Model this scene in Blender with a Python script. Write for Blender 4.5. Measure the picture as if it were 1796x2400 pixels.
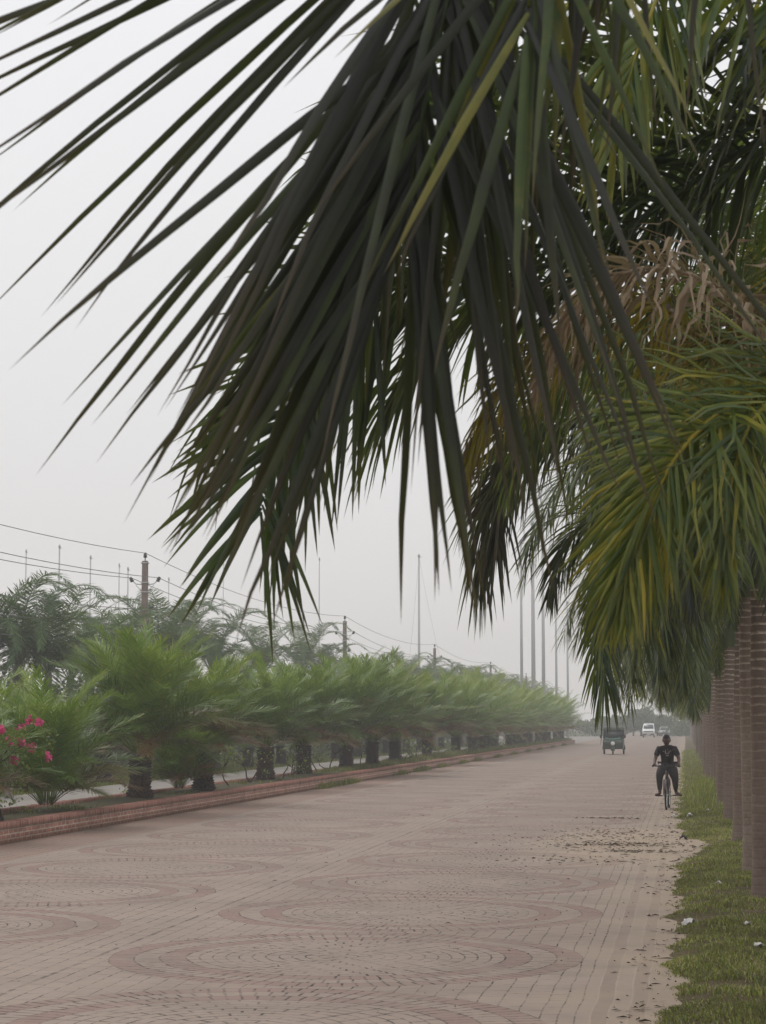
import bpy, math, random
import numpy as np
from mathutils import Vector, Matrix
random.seed(7)
RNG = np.random.default_rng(7)
PI = math.pi
for o in list(bpy.data.objects): bpy.data.objects.remove(o)
scene = bpy.context.scene
C = scene.collection

# ------------------------------------------------------------------ camera
PW, PH, F = 1796.0, 2400.0, 4800.0          # photo size and focal length in its pixels
CAM_H = 1.95
PITCH = math.atan(496/F)
YAW = math.atan(710*math.cos(PITCH)/F)
cam_d = bpy.data.cameras.new('camera'); cam = bpy.data.objects.new('camera', cam_d); C.objects.link(cam)
cam.location = (0, 0, CAM_H)
cam.rotation_euler = (PI/2 + PITCH, 0, YAW)
cam_d.sensor_fit = 'VERTICAL'; cam_d.sensor_height = 24; cam_d.sensor_width = 24
cam_d.lens = F/PH*24
cam_d.clip_start = 0.1; cam_d.clip_end = 5000
cam_d.dof.use_dof = True; cam_d.dof.focus_distance = 45; cam_d.dof.aperture_fstop = 9.0
scene.camera = cam

# ------------------------------------------------------------------ world, sun, exposure
SUN_EL, SUN_AZ = math.radians(52), math.radians(-30)
w = bpy.data.worlds.new('World'); scene.world = w; w.use_nodes = True
nt = w.node_tree; N = nt.nodes; Lk = nt.links
bg = N['Background']
sky = N.new('ShaderNodeTexSky'); sky.sky_type = 'NISHITA'; sky.sun_disc = False
sky.sun_elevation = SUN_EL; sky.sun_rotation = SUN_AZ
hs = N.new('ShaderNodeHueSaturation'); hs.inputs['Saturation'].default_value = 0.12; Lk.new(sky.outputs[0], hs.inputs['Color'])
tc = N.new('ShaderNodeTexCoord'); sx = N.new('ShaderNodeSeparateXYZ'); Lk.new(tc.outputs['Generated'], sx.inputs[0])
rp = N.new('ShaderNodeValToRGB'); Lk.new(sx.outputs['Z'], rp.inputs[0])
e = rp.color_ramp.elements
e[0].position = 0.0; e[0].color = (.645, .615, .590, 1)
e[1].position = 0.9; e[1].color = (.93, .93, .95, 1)
x = e.new(.12); x.color = (.655, .645, .645, 1)
x = e.new(.33); x.color = (.735, .735, .752, 1)
mul = N.new('ShaderNodeVectorMath'); mul.operation = 'SCALE'; mul.inputs['Scale'].default_value = 9.6
Lk.new(rp.outputs[0], mul.inputs[0])
mx = N.new('ShaderNodeMix'); mx.data_type = 'RGBA'; mx.inputs[0].default_value = .93
Lk.new(hs.outputs[0], mx.inputs['A']); Lk.new(mul.outputs[0], mx.inputs['B'])
Lk.new(mx.outputs['Result'], bg.inputs['Color']); bg.inputs['Strength'].default_value = .1
sd = bpy.data.lights.new('sun', 'SUN'); sun = bpy.data.objects.new('sun', sd); C.objects.link(sun)
sd.energy = .8; sd.angle = math.radians(25); sd.color = (1, .96, .9)
sun.rotation_euler = (PI/2 - SUN_EL, 0, PI + SUN_AZ*-1)
sun.rotation_euler = Vector((-math.sin(-SUN_AZ)*-1*math.cos(SUN_EL)*-1, math.cos(SUN_AZ)*math.cos(SUN_EL), math.sin(SUN_EL))).to_track_quat('Z', 'Y').to_euler()
vs = scene.view_settings; vs.view_transform = 'Standard'; vs.look = 'None'; vs.exposure = 0.36; vs.gamma = 1; vs.use_curve_mapping = False

# ------------------------------------------------------------------ photo pixel -> place in the world (view px: photo shown 1655 wide)
K = PW/1655.0
RM = cam.rotation_euler.to_matrix()
def ray(px, py):
    v = RM @ Vector(((px - PW/2)/F, -(py - PH/2)/F, -1)); return v
def G(px, py, h=0.0):                       # photo px on the level h
    v = ray(px, py); t = (h - CAM_H)/v.z
    return Vector((v.x*t, v.y*t, h))
def V(vx, vy, Y):                           # view px at the depth Y
    v = ray(vx*K, vy*K); t = Y/v.y
    return (v.x*t, Y, CAM_H + v.z*t)
def XL(vx, vy, X):                          # view px at the lateral X
    v = ray(vx*K, vy*K); t = X/v.x
    return (X, v.y*t, CAM_H + v.z*t)

# ------------------------------------------------------------------ helpers: objects
def link(o, parent=None):
    C.objects.link(o)
    if parent is not None: o.parent = parent
    return o
def tag(o, label=None, cat=None, group=None, kind=None):
    if label: o['label'] = label
    if cat: o['category'] = cat
    if group: o['group'] = group
    if kind: o['kind'] = kind
    return o
def thing(name, label, cat, loc=(0, 0, 0), rotz=0, group=None, scale=1.0):
    o = bpy.data.objects.new(name, None); o.empty_display_size = .2; C.objects.link(o)
    o.location = loc; o.rotation_euler = (0, 0, rotz); o.scale = (scale,)*3
    return tag(o, label, cat, group)
def child(name, me, parent, loc=(0, 0, 0), rot=(0, 0, 0), scale=None):
    o = bpy.data.objects.new(name, me); link(o, parent); o.location = loc; o.rotation_euler = rot
    if scale is not None: o.scale = scale if hasattr(scale, '__len__') else (scale,)*3
    return o
class MB:
    def __init__(s): s.v = []; s.f = []; s.n = 0; s.c = []
    def add(s, v, f, c=None):
        v = np.asarray(v, float).reshape(-1, 3)
        s.v.append(v); k = s.n; s.n += len(v)
        if isinstance(f, np.ndarray): s.f.append(f + k)
        else:
            for q in f: s.f.append(np.asarray([q]) + k)
        s.c.append(np.tile((0.5, 0, 0), (len(v), 1)) if c is None else np.asarray(c, float).reshape(-1, 3))
        return s
    def mesh(s, name, mat, smooth=False, col=False):
        me = bpy.data.meshes.new(name)
        V_ = np.concatenate(s.v) if s.v else np.zeros((0, 3))
        me.vertices.add(len(V_)); me.vertices.foreach_set('co', V_.astype(np.float32).ravel())
        li = np.concatenate([f.ravel() for f in s.f]); tot = np.concatenate([np.full(len(f), f.shape[1]) for f in s.f])
        me.loops.add(len(li)); me.loops.foreach_set('vertex_index', li.astype(np.int32))
        me.polygons.add(len(tot)); st = np.concatenate(([0], np.cumsum(tot)[:-1]))
        me.polygons.foreach_set('loop_start', st.astype(np.int32)); me.polygons.foreach_set('loop_total', tot.astype(np.int32))
        if smooth: me.polygons.foreach_set('use_smooth', np.ones(len(tot), bool))
        me.update(calc_edges=True)
        if col:
            a = me.color_attributes.new('var', 'FLOAT_COLOR', 'POINT')
            cc = np.concatenate(s.c); a.data.foreach_set('color', np.concatenate([cc, np.ones((len(cc), 1))], 1).astype(np.float32).ravel())
        me.materials.append(mat); return me
    def box(s, a, b, taper=None):
        x0, y0, z0 = a; x1, y1, z1 = b
        v = [(x0, y0, z0), (x1, y0, z0), (x1, y1, z0), (x0, y1, z0), (x0, y0, z1), (x1, y0, z1), (x1, y1, z1), (x0, y1, z1)]
        if taper:
            cx, cy = (x0+x1)/2, (y0+y1)/2
            v = v[:4] + [(cx + (p[0]-cx)*taper, cy + (p[1]-cy)*taper, p[2]) for p in v[4:]]
        return s.add(v, np.array([(0, 3, 2, 1), (4, 5, 6, 7), (0, 1, 5, 4), (1, 2, 6, 5), (2, 3, 7, 6), (3, 0, 4, 7)]))
    def tube(s, pts, rad, seg=8, cap=True, c=None):
        pts = np.asarray(pts, float); n = len(pts); rad = np.broadcast_to(np.asarray(rad, float), (n,))
        T = np.gradient(pts, axis=0); T /= np.linalg.norm(T, axis=1)[:, None] + 1e-12
        ref = np.array((0, 0, 1.)) if abs(T[0][2]) < .9 else np.array((1., 0, 0))
        S = np.cross(T, ref); S /= np.linalg.norm(S, axis=1)[:, None] + 1e-12
        B = np.cross(S, T)
        a = np.linspace(0, 2*PI, seg, endpoint=False)
        v = pts[:, None] + rad[:, None, None]*(np.cos(a)[None, :, None]*S[:, None] + np.sin(a)[None, :, None]*B[:, None])
        i = np.arange(n-1)[:, None]*seg; j = np.arange(seg)[None]; j2 = (j+1) % seg
        q = np.stack([i+j, i+j2, i+seg+j2, i+seg+j], -1).reshape(-1, 4)
        k = s.n; s.add(v, q, None if c is None else np.tile(c, (n*seg, 1)))
        if cap:
            s.f.append(np.array([[k + t for t in range(seg)][::-1]])); s.f.append(np.array([[k + (n-1)*seg + t for t in range(seg)]]))
        return s
    def lathe(s, prof, seg=16, M=None, close=False):     # prof (r, z)
        prof = np.asarray(prof, float); n = len(prof); a = np.linspace(0, 2*PI, seg, endpoint=False)
        v = np.stack([prof[:, 0, None]*np.cos(a), prof[:, 0, None]*np.sin(a), np.repeat(prof[:, 1, None], seg, 1)], -1).reshape(-1, 3)
        if M is not None: v = np.array([M @ Vector(p) for p in v])
        m = n if close else n-1
        i = np.arange(m)[:, None]*seg; i2 = ((np.arange(m)+1) % n)[:, None]*seg; j = np.arange(seg)[None]; j2 = (j+1) % seg
        return s.add(v, np.stack([i+j, i+j2, i2+j2, i2+j], -1).reshape(-1, 4))
    def prism(s, poly, x0, x1, inset=None):               # side outline (y, z) swept across x
        n = len(poly); ft = inset or (lambda y, z: 1.0)
        v = [(x0*ft(y, z), y, z) for y, z in poly] + [(x1*ft(y, z), y, z) for y, z in poly]
        s.add(v, [tuple(range(n)), tuple(range(2*n-1, n-1, -1))])
        k = s.n - 2*n
        s.f.append(np.array([(k+i, k+n+i, k+n+(i+1) % n, k+(i+1) % n) for i in range(n)])); return s
def torus(R, r, seg=28, rs=8, M=None):
    a = np.linspace(0, 2*PI, rs, endpoint=False)
    mb = MB(); mb.lathe(np.stack([R + r*np.cos(a), r*np.sin(a)], 1), seg, M, close=True); return mb
def bevel(o, wdt=.01, seg=2):
    m = o.modifiers.new('bevel', 'BEVEL'); m.width = wdt; m.segments = seg; m.limit_method = 'ANGLE'; return o

# ------------------------------------------------------------------ helpers: materials
def newmat(name):
    m = bpy.data.materials.new(name); m.use_nodes = True
    return m, m.node_tree, m.node_tree.nodes['Principled BSDF']
class NG:
    def __init__(s, nt): s.nt = nt
    def val(s, sock, v):
        if isinstance(v, bpy.types.NodeSocket): s.nt.links.new(v, sock)
        else: sock.default_value = v
    def m(s, op, a, b=0.0, c=None, clamp=False):
        n = s.nt.nodes.new('ShaderNodeMath'); n.operation = op; n.use_clamp = clamp
        s.val(n.inputs[0], a); s.val(n.inputs[1], b)
        if c is not None: s.val(n.inputs[2], c)
        return n.outputs[0]
    def mix(s, f, a, b, blend='MIX'):
        n = s.nt.nodes.new('ShaderNodeMix'); n.data_type = 'RGBA'; n.blend_type = blend; n.clamp_factor = True
        s.val(n.inputs[0], f)
        for k, v in (('A', a), ('B', b)):
            if isinstance(v, tuple) and len(v) == 3: v = v + (1,)
            s.val(n.inputs[k], v)
        return n.outputs['Result']
    def noise(s, vec, scale, detail=3, rough=.55, dist=0):
        n = s.nt.nodes.new('ShaderNodeTexNoise'); n.inputs['Scale'].default_value = scale; n.inputs['Detail'].default_value = detail
        n.inputs['Roughness'].default_value = rough; n.inputs['Distortion'].default_value = dist
        if vec is not None: s.nt.links.new(vec, n.inputs['Vector'])
        return n.outputs[0]
    def ramp(s, f, els):
        n = s.nt.nodes.new('ShaderNodeValToRGB'); s.val(n.inputs[0], f); e = n.color_ramp.elements
        e[0].position, e[0].color = els[0][0], tuple(els[0][1])+(1,) ; e[1].position, e[1].color = els[-1][0], tuple(els[-1][1])+(1,)
        for p, c in els[1:-1]: x = e.new(p); x.color = tuple(c)+(1,)
        return n.outputs[0]
    def coord(s, kind='Object'):
        n = s.nt.nodes.new('ShaderNodeTexCoord'); return n.outputs[kind]
    def sep(s, v):
        n = s.nt.nodes.new('ShaderNodeSeparateXYZ'); s.nt.links.new(v, n.inputs[0]); return n.outputs
    def comb(s, x, y, z=0.0):
        n = s.nt.nodes.new('ShaderNodeCombineXYZ'); s.val(n.inputs[0], x); s.val(n.inputs[1], y); s.val(n.inputs[2], z); return n.outputs[0]
    def bump(s, h, strength=.4, dist=.01):
        n = s.nt.nodes.new('ShaderNodeBump'); n.inputs['Strength'].default_value = strength; n.inputs['Distance'].default_value = dist
        s.val(n.inputs['Height'], h); return n.outputs[0]
    def objrand(s):
        n = s.nt.nodes.new('ShaderNodeObjectInfo'); return n.outputs['Random']
def plain(name, col, rough=.6, metal=0, var=.15, scale=6, bump=0):
    m, nt, p = newmat(name); g = NG(nt)
    n = g.noise(g.coord(), scale, 4)
    c = g.mix(n, tuple(x*(1-var) for x in col), tuple(min(1, x*(1+var)) for x in col))
    g.val(p.inputs['Base Color'], c); p.inputs['Roughness'].default_value = rough; p.inputs['Metallic'].default_value = metal
    if bump: g.val(p.inputs['Normal'], g.bump(n, bump, .01))
    return m
def leafmat(name, ramp, dead, trans=.28, rough=.45, tipcol=(.10, .06, .03), spec=.5, patch=None):
    m, nt, p = newmat(name); g = NG(nt)
    at = nt.nodes.new('ShaderNodeAttribute'); at.attribute_name = 'var'
    r, gg, b = g.sep(at.outputs['Vector'])
    ns = g.noise(g.coord(), 9, 3)
    f = g.m('ADD', r, g.m('MULTIPLY', g.m('SUBTRACT', ns, .5), .5))
    f = g.m('ADD', f, g.m('MULTIPLY', g.m('SUBTRACT', g.objrand(), .5), .25), clamp=True)
    col = g.ramp(f, ramp)
    col = g.mix(g.m('MULTIPLY', g.m('POWER', gg, 5.0), .75), col, tipcol)
    col = g.mix(b, col, g.ramp(ns, [(.3, tuple(x*.55 for x in dead)), (.7, dead)]))
    g.val(p.inputs['Base Color'], col); p.inputs['Roughness'].default_value = rough
    p.inputs['Specular IOR Level'].default_value = spec
    tr = nt.nodes.new('ShaderNodeBsdfTranslucent')
    tcol = g.mix(.5, col, (.16, .22, .01), 'ADD'); g.val(tr.inputs[0], g.mix(b, tcol, col))
    ms = nt.nodes.new('ShaderNodeMixShader'); ms.inputs[0].default_value = trans
    nt.links.new(p.outputs[0], ms.inputs[1]); nt.links.new(tr.outputs[0], ms.inputs[2])
    nt.links.new(ms.outputs[0], nt.nodes['Material Output'].inputs[0]); return m

# road: rings of paving bricks in two columns
def road_mat():
    m, nt, p = newmat('paving'); g = NG(nt)
    co = g.coord(); X, Y, Z = g.sep(co)
    wob = g.m('MULTIPLY', g.m('SUBTRACT', g.noise(co, 1.3, 2), .5), .05)
    Yw = g.m('ADD', Y, wob); Xw = g.m('ADD', X, wob)
    P = 4.1
    pink, buff = (.272, .160, .138), (.352, .274, .226)
    right = g.m('GREATER_THAN', Xw, -4.98)
    xc = g.m('ADD', g.m('MULTIPLY', right, -2.86+7.42), -7.42)
    yc = g.m('ADD', g.m('MULTIPLY', right, 17.30-19.25), 19.25)
    dx = g.m('SUBTRACT', Xw, xc)
    dy = g.m('SUBTRACT', g.m('FLOORED_MODULO', g.m('ADD', g.m('SUBTRACT', Yw, yc), P/2), P), P/2)
    r = g.m('SQRT', g.m('ADD', g.m('MULTIPLY', dx, dx), g.m('MULTIPLY', dy, dy)))
    inc = g.m('LESS_THAN', r, 1.99)
    ring1 = g.m('MULTIPLY', g.m('GREATER_THAN', r, 1.77), inc)
    ring2 = g.m('MULTIPLY', g.m('GREATER_THAN', r, 1.34), g.m('LESS_THAN', r, 1.555))
    pk = g.m('MULTIPLY', g.m('ADD', ring1, ring2, clamp=True), g.ramp(g.noise(co, 1.7, 4, .6), [(.30, (.35,)*3), (.55, (1,)*3)]))
    # ring joints
    big = g.m('GREATER_THAN', r, 1.34)
    stp = g.m('ADD', g.m('MULTIPLY', big, .2165-.112), .112)
    rr = g.m('DIVIDE', g.m('SUBTRACT', r, 1.34), stp); kr = g.m('FLOOR', rr); fr = g.m('FRACT', rr)
    jr = g.m('LESS_THAN', g.m('MULTIPLY', g.m('MINIMUM', fr, g.m('SUBTRACT', 1.0, fr)), stp), .0075)
    ang = g.m('ARCTAN2', dy, dx)
    rad = g.m('ADD', g.m('MULTIPLY', g.m('ADD', kr, .5), stp), 1.34)
    bl = g.m('ADD', g.m('MULTIPLY', big, .112-.22), .22)
    ft = g.m('FRACT', g.m('ADD', g.m('MULTIPLY', ang, g.m('DIVIDE', rad, bl)), g.m('MULTIPLY', kr, .47)))
    jt = g.m('LESS_THAN', g.m('MULTIPLY', ft, bl), .020)
    jc = g.m('MAXIMUM', jr, jt)
    # straight bricks between the rings and on the edges
    br = nt.nodes.new('ShaderNodeTexBrick'); br.inputs['Scale'].default_value = 1; br.inputs['Brick Width'].default_value = .34
    br.inputs['Row Height'].default_value = .165; br.inputs['Mortar Size'].default_value = .006; br.inputs['Mortar Smooth'].default_value = 0
    nt.links.new(g.comb(Yw, Xw), br.inputs['Vector']); js = br.outputs['Fac']
    seam = g.m('LESS_THAN', g.m('ABSOLUTE', g.m('ADD', Xw, 4.93)), .007)
    js = g.m('MAXIMUM', js, seam)
    strip = g.m('GREATER_THAN', Xw, -.87); js = g.m('MULTIPLY', js, g.m('SUBTRACT', 1.0, strip)); pale = 0.0
    for xl in (-.66, -.545, -.42, -.30): pale = g.m('MAXIMUM', pale, g.m('LESS_THAN', g.m('ABSOLUTE', g.m('SUBTRACT', Xw, xl)), .006))
    for xl in (-.87, -.76): js = g.m('MAXIMUM', js, g.m('LESS_THAN', g.m('ABSOLUTE', g.m('SUBTRACT', Xw, xl)), .006))
    j = g.m('ADD', g.m('MULTIPLY', inc, jc), g.m('MULTIPLY', g.m('SUBTRACT', 1.0, inc), js), clamp=True)
    jm = g.ramp(g.noise(co, 1.1, 4, .65), [(.40, (.15,)*3), (.56, (1,)*3)])
    jm2 = g.ramp(g.noise(co, 9, 2), [(.40, (.05,)*3), (.58, (1,)*3)])
    jf = g.m('MULTIPLY', g.m('MULTIPLY', j, jm2), g.m('ADD', g.m('MULTIPLY', jm, .75), .25))
    jf = g.m('ADD', jf, g.m('MULTIPLY', j, .10), clamp=True)
    # bands
    def band(a, b): return g.m('MULTIPLY', g.m('GREATER_THAN', Xw, a), g.m('LESS_THAN', Xw, b))
    red = band(-11.2, -9.62); edge = g.m('ADD', band(-.66, -.545), band(-.41, -.30))
    nb = g.noise(co, 5, 5, .7); nl = g.noise(co, .35, 4, .6)
    bc = g.mix(g.m('MULTIPLY', g.m('SUBTRACT', 1.0, pk), 1), pink, buff)
    bc = g.mix(g.m('MULTIPLY', edge, .8), bc, (.235, .160, .138)); bc = g.mix(g.m('MULTIPLY', pale, .7), bc, (.46, .38, .32)); bc = g.mix(red, bc, (.29, .175, .135))
    # brick by brick tint
    wn = nt.nodes.new('ShaderNodeTexWhiteNoise'); wn.noise_dimensions = '3D'
    nt.links.new(g.comb(g.m('FLOOR', g.m('DIVIDE', Xw, .112)), g.m('FLOOR', g.m('DIVIDE', Yw, .22)), kr), wn.inputs['Vector'])
    bc = g.mix(g.m('MULTIPLY', wn.outputs['Value'], .35), bc, g.mix(.5, bc, (.30, .22, .17)))
    bc = g.mix(g.ramp(nl, [(.38, (.0,)*3), (.66, (.55,)*3)]), bc, (.25, .180, .145))
    bc = g.mix(g.m('MULTIPLY', nb, .6), bc, (.17, .14, .115)); bc = g.mix(g.ramp(g.noise(co, .8, 6, .75, .6), [(.45, (0,)*3), (.7, (.6,)*3)]), bc, (.175, .145, .115))
    # sand and dust washed on from the verge
    sandm = g.m('ADD', g.m('MULTIPLY', g.m('SUBTRACT', g.noise(co, .9, 5, .6), .5), 2.4), g.m('ADD', g.m('DIVIDE', X, 1.1), 1.0))
    ey = g.m('DIVIDE', g.m('SUBTRACT', Y, 34.0), 6.5); ex = g.m('DIVIDE', g.m('ADD', X, .5), 2.2)
    blob = g.m('SUBTRACT', 1.15, g.m('ADD', g.m('MULTIPLY', ey, ey), g.m('MULTIPLY', ex, ex)))
    sandm = g.m('MULTIPLY', g.m('MAXIMUM', sandm, g.m('ADD', blob, g.m('MULTIPLY', g.m('SUBTRACT', g.noise(co, 1.8, 5, .7), .5), 1.6))), 1.0, clamp=True)
    bc = g.mix(g.m('MULTIPLY', sandm, .62), bc, (.36, .28, .20))
    jf = g.m('MULTIPLY', jf, g.m('SUBTRACT', 1.0, g.m('MULTIPLY', sandm, .8)))
    col = g.mix(g.m('MULTIPLY', jf, .97), bc, (.022, .016, .014))
    gr = g.noise(co, 60, 3, .8); col = g.mix(g.ramp(gr, [(.62, (0,)*3), (.72, (.6,)*3)]), col, (.09, .07, .06))
    g.val(p.inputs['Base Color'], col); p.inputs['Roughness'].default_value = .85; p.inputs['Specular IOR Level'].default_value = .25
    h = g.m('SUBTRACT', g.m('MULTIPLY', nb, .35), g.m('MULTIPLY', jf, 1.0))
    g.val(p.inputs['Normal'], g.bump(h, .5, .012)); return m
def brick_mat(name, bw, bh, c1, c2, mortar):
    m, nt, p = newmat(name); g = NG(nt); co = g.coord(); X, Y, Z = g.sep(co)
    br = nt.nodes.new('ShaderNodeTexBrick'); i = br.inputs
    i['Scale'].default_value = 1; i['Brick Width'].default_value = bw; i['Row Height'].default_value = bh
    i['Mortar Size'].default_value = .011; i['Mortar Smooth'].default_value = .1; i['Bias'].default_value = -.1
    i['Color1'].default_value = c1+(1,); i['Color2'].default_value = c2+(1,); i['Mortar'].default_value = mortar+(1,)
    w = g.m('MULTIPLY', g.m('SUBTRACT', g.noise(co, 6, 2), .5), .012)
    nt.links.new(g.comb(g.m('ADD', Y, w), g.m('ADD', g.m('SUBTRACT', Z, .0), w)), i['Vector'])
    n = g.noise(co, 3.5, 5, .7); c = g.mix(g.ramp(n, [(.4, (0,)*3), (.68, (.65,)*3)]), br.outputs['Color'], (.16, .085, .06))
    low = g.ramp(g.m('ADD', Z, g.m('MULTIPLY', g.noise(co, 5, 4), .18)), [(.06, (.8,)*3), (.17, (0,)*3)])
    c = g.mix(low, c, (.20, .14, .10))
    g.val(p.inputs['Base Color'], c); p.inputs['Roughness'].default_value = .9
    g.val(p.inputs['Normal'], g.bump(g.m('SUBTRACT', g.m('MULTIPLY', n, .4), br.outputs['Fac']), .7, .015)); return m
def ground_mat(name, c1, c2, c3, s=1.0):
    m, nt, p = newmat(name); g = NG(nt); co = g.coord()
    c = g.mix(g.ramp(g.noise(co, .6*s, 5, .65), [(.35, (0,)*3), (.65, (1,)*3)]), c1, c2)
    c = g.mix(g.ramp(g.noise(co, 5*s, 5, .7), [(.45, (0,)*3), (.7, (.8,)*3)]), c, c3)
    n = g.noise(co, 30*s, 4, .8)
    c = g.mix(g.m('MULTIPLY', n, .5), c, tuple(x*.4 for x in c1))
    g.val(p.inputs['Base Color'], c); p.inputs['Roughness'].default_value = .95; p.inputs['Specular IOR Level'].default_value = .1
    g.val(p.inputs['Normal'], g.bump(n, .8, .02)); return m
def ring_trunk_mat():
    m, nt, p = newmat('palm_trunk'); g = NG(nt); co = g.coord(); X, Y, Z = g.sep(co)
    n1 = g.noise(co, 5, 3); zz = g.m('ADD', Z, g.m('MULTIPLY', g.m('SUBTRACT', n1, .5), .05))
    zz = g.m('ADD', zz, g.m('MULTIPLY', g.noise(g.comb(0.0, 0.0, Z), 2.5, 2), .12)); f = g.m('FRACT', g.m('MULTIPLY', zz, 10.5))
    ln = g.ramp(f, [(.0, (1,)*3), (.14, (.9,)*3), (.34, (0,)*3)])
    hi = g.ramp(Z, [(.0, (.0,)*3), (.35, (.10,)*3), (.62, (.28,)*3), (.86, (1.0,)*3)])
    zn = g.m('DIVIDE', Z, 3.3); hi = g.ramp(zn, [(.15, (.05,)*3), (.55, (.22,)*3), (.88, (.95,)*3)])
    pn = g.ramp(g.noise(co, 14, 4, .7), [(.35, (.2,)*3), (.6, (1,)*3)])
    n = g.noise(co, 22, 5, .75)
    base = g.mix(n, (.085, .063, .050), (.36, .27, .215))
    base = g.mix(g.ramp(g.noise(co, 2.2, 4, .7), [(.4, (0,)*3), (.7, (.55,)*3)]), base, (.33, .275, .225))
    base = g.mix(g.m('MULTIPLY', g.objrand(), .55), base, (.12, .078, .06))
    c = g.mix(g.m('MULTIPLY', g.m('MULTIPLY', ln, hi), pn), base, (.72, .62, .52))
    g.val(p.inputs['Base Color'], c); p.inputs['Roughness'].default_value = .9
    g.val(p.inputs['Normal'], g.bump(g.m('SUBTRACT', g.m('MULTIPLY', n, .5), ln), .5, .012)); return m

M = {}
M['road'] = road_mat()
M['wall'] = brick_mat('brick_courses', .24, .078, (.36, .155, .108), (.20, .100, .072), (.46, .37, .30))
M['coping'] = brick_mat('brick_on_edge', .078, .125, (.38, .140, .100), (.25, .10, .072), (.36, .27, .21))
M['grass_ground'] = ground_mat('grass_ground', (.060, .085, .028), (.085, .080, .035), (.10, .075, .045))
M['soil'] = ground_mat('soil', (.095, .075, .050), (.060, .075, .030), (.13, .10, .07), 1.3)
M['concrete_road'] = ground_mat('concrete_road', (.34, .31, .28), (.30, .275, .25), (.25, .23, .2), .5)
ROYAL = [(.0, (.012, .022, .014)), (.3, (.030, .055, .022)), (.55, (.070, .118, .022)), (.8, (.19, .215, .024)), (1.0, (.42, .34, .035))]
M['royal_leaf'] = leafmat('royal_leaf', ROYAL, (.30, .22, .15))
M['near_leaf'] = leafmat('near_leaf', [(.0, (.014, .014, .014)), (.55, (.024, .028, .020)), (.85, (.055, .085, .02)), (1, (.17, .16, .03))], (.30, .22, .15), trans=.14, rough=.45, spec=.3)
M['dead_leaf'] = leafmat('dead_leaf', [(.0, (.20, .14, .09)), (.5, (.38, .28, .19)), (1.0, (.55, .44, .33))], (.30, .22, .15), trans=.25, rough=.7)
M['tall_leaf'] = leafmat('tall_leaf', [(.0, (.030, .060, .028)), (.4, (.060, .115, .042)), (.8, (.115, .175, .05)), (1.0, (.20, .23, .07))], (.30, .22, .15), trans=.3, rough=.65, spec=.2)
M['date_leaf'] = leafmat('date_leaf', [(.0, (.045, .085, .018)), (.4, (.115, .205, .030)), (.75, (.215, .315, .050)), (1.0, (.34, .38, .065))], (.24, .15, .06), trans=.3, rough=.5)
M['shrub_leaf'] = leafmat('shrub_leaf', [(.0, (.03, .06, .012)), (.5, (.09, .14, .025)), (1.0, (.24, .27, .04))], (.2, .13, .06), trans=.35)
M['wood_leaf'] = leafmat('wood_leaf', [(.0, (.030, .052, .020)), (.5, (.062, .098, .032)), (1.0, (.12, .16, .045))], (.2, .13, .06), trans=.2)
M['grass'] = leafmat('grass_blades', [(.0, (.12, .085, .035)), (.3, (.10, .105, .028)), (.55, (.145, .185, .034)), (.8, (.28, .32, .06)), (1.0, (.46, .42, .17))], (.26, .19, .09), trans=.3, rough=.6, tipcol=(.22, .2, .07))
M['trunk'] = ring_trunk_mat()
M['crownshaft'] = plain('crownshaft', (.075, .10, .035), .45, 0, .45, 4)
M['rachis'] = plain('rachis', (.11, .125, .05), .5, 0, .3, 5)
M['date_trunk'] = plain('date_trunk', (.050, .034, .026), .95, 0, .5, 14, .8)
M['stem'] = plain('stem', (.045, .030, .022), .9, 0, .4, 14, .5)
M['bract'] = plain('bract', (.62, .05, .20), .6, 0, .35, 9)
M['concrete'] = plain('concrete_pole', (.20, .15, .125), .85, 0, .3, 5, .3)
M['steel'] = plain('painted_steel', (.46, .46, .46), .5, .2, .1, 2)
M['insulator'] = plain('insulator', (.03, .02, .02), .3, 0, .2, 10)
M['wire'] = plain('wire', (.09, .09, .09), .5, .5, .1, 10)
M['black'] = plain('black_rubber', (.016, .015, .015), .75, 0, .3, 20)
M['litter'] = plain('litter', (.62, .60, .58), .6, 0, .15, 20)

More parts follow.
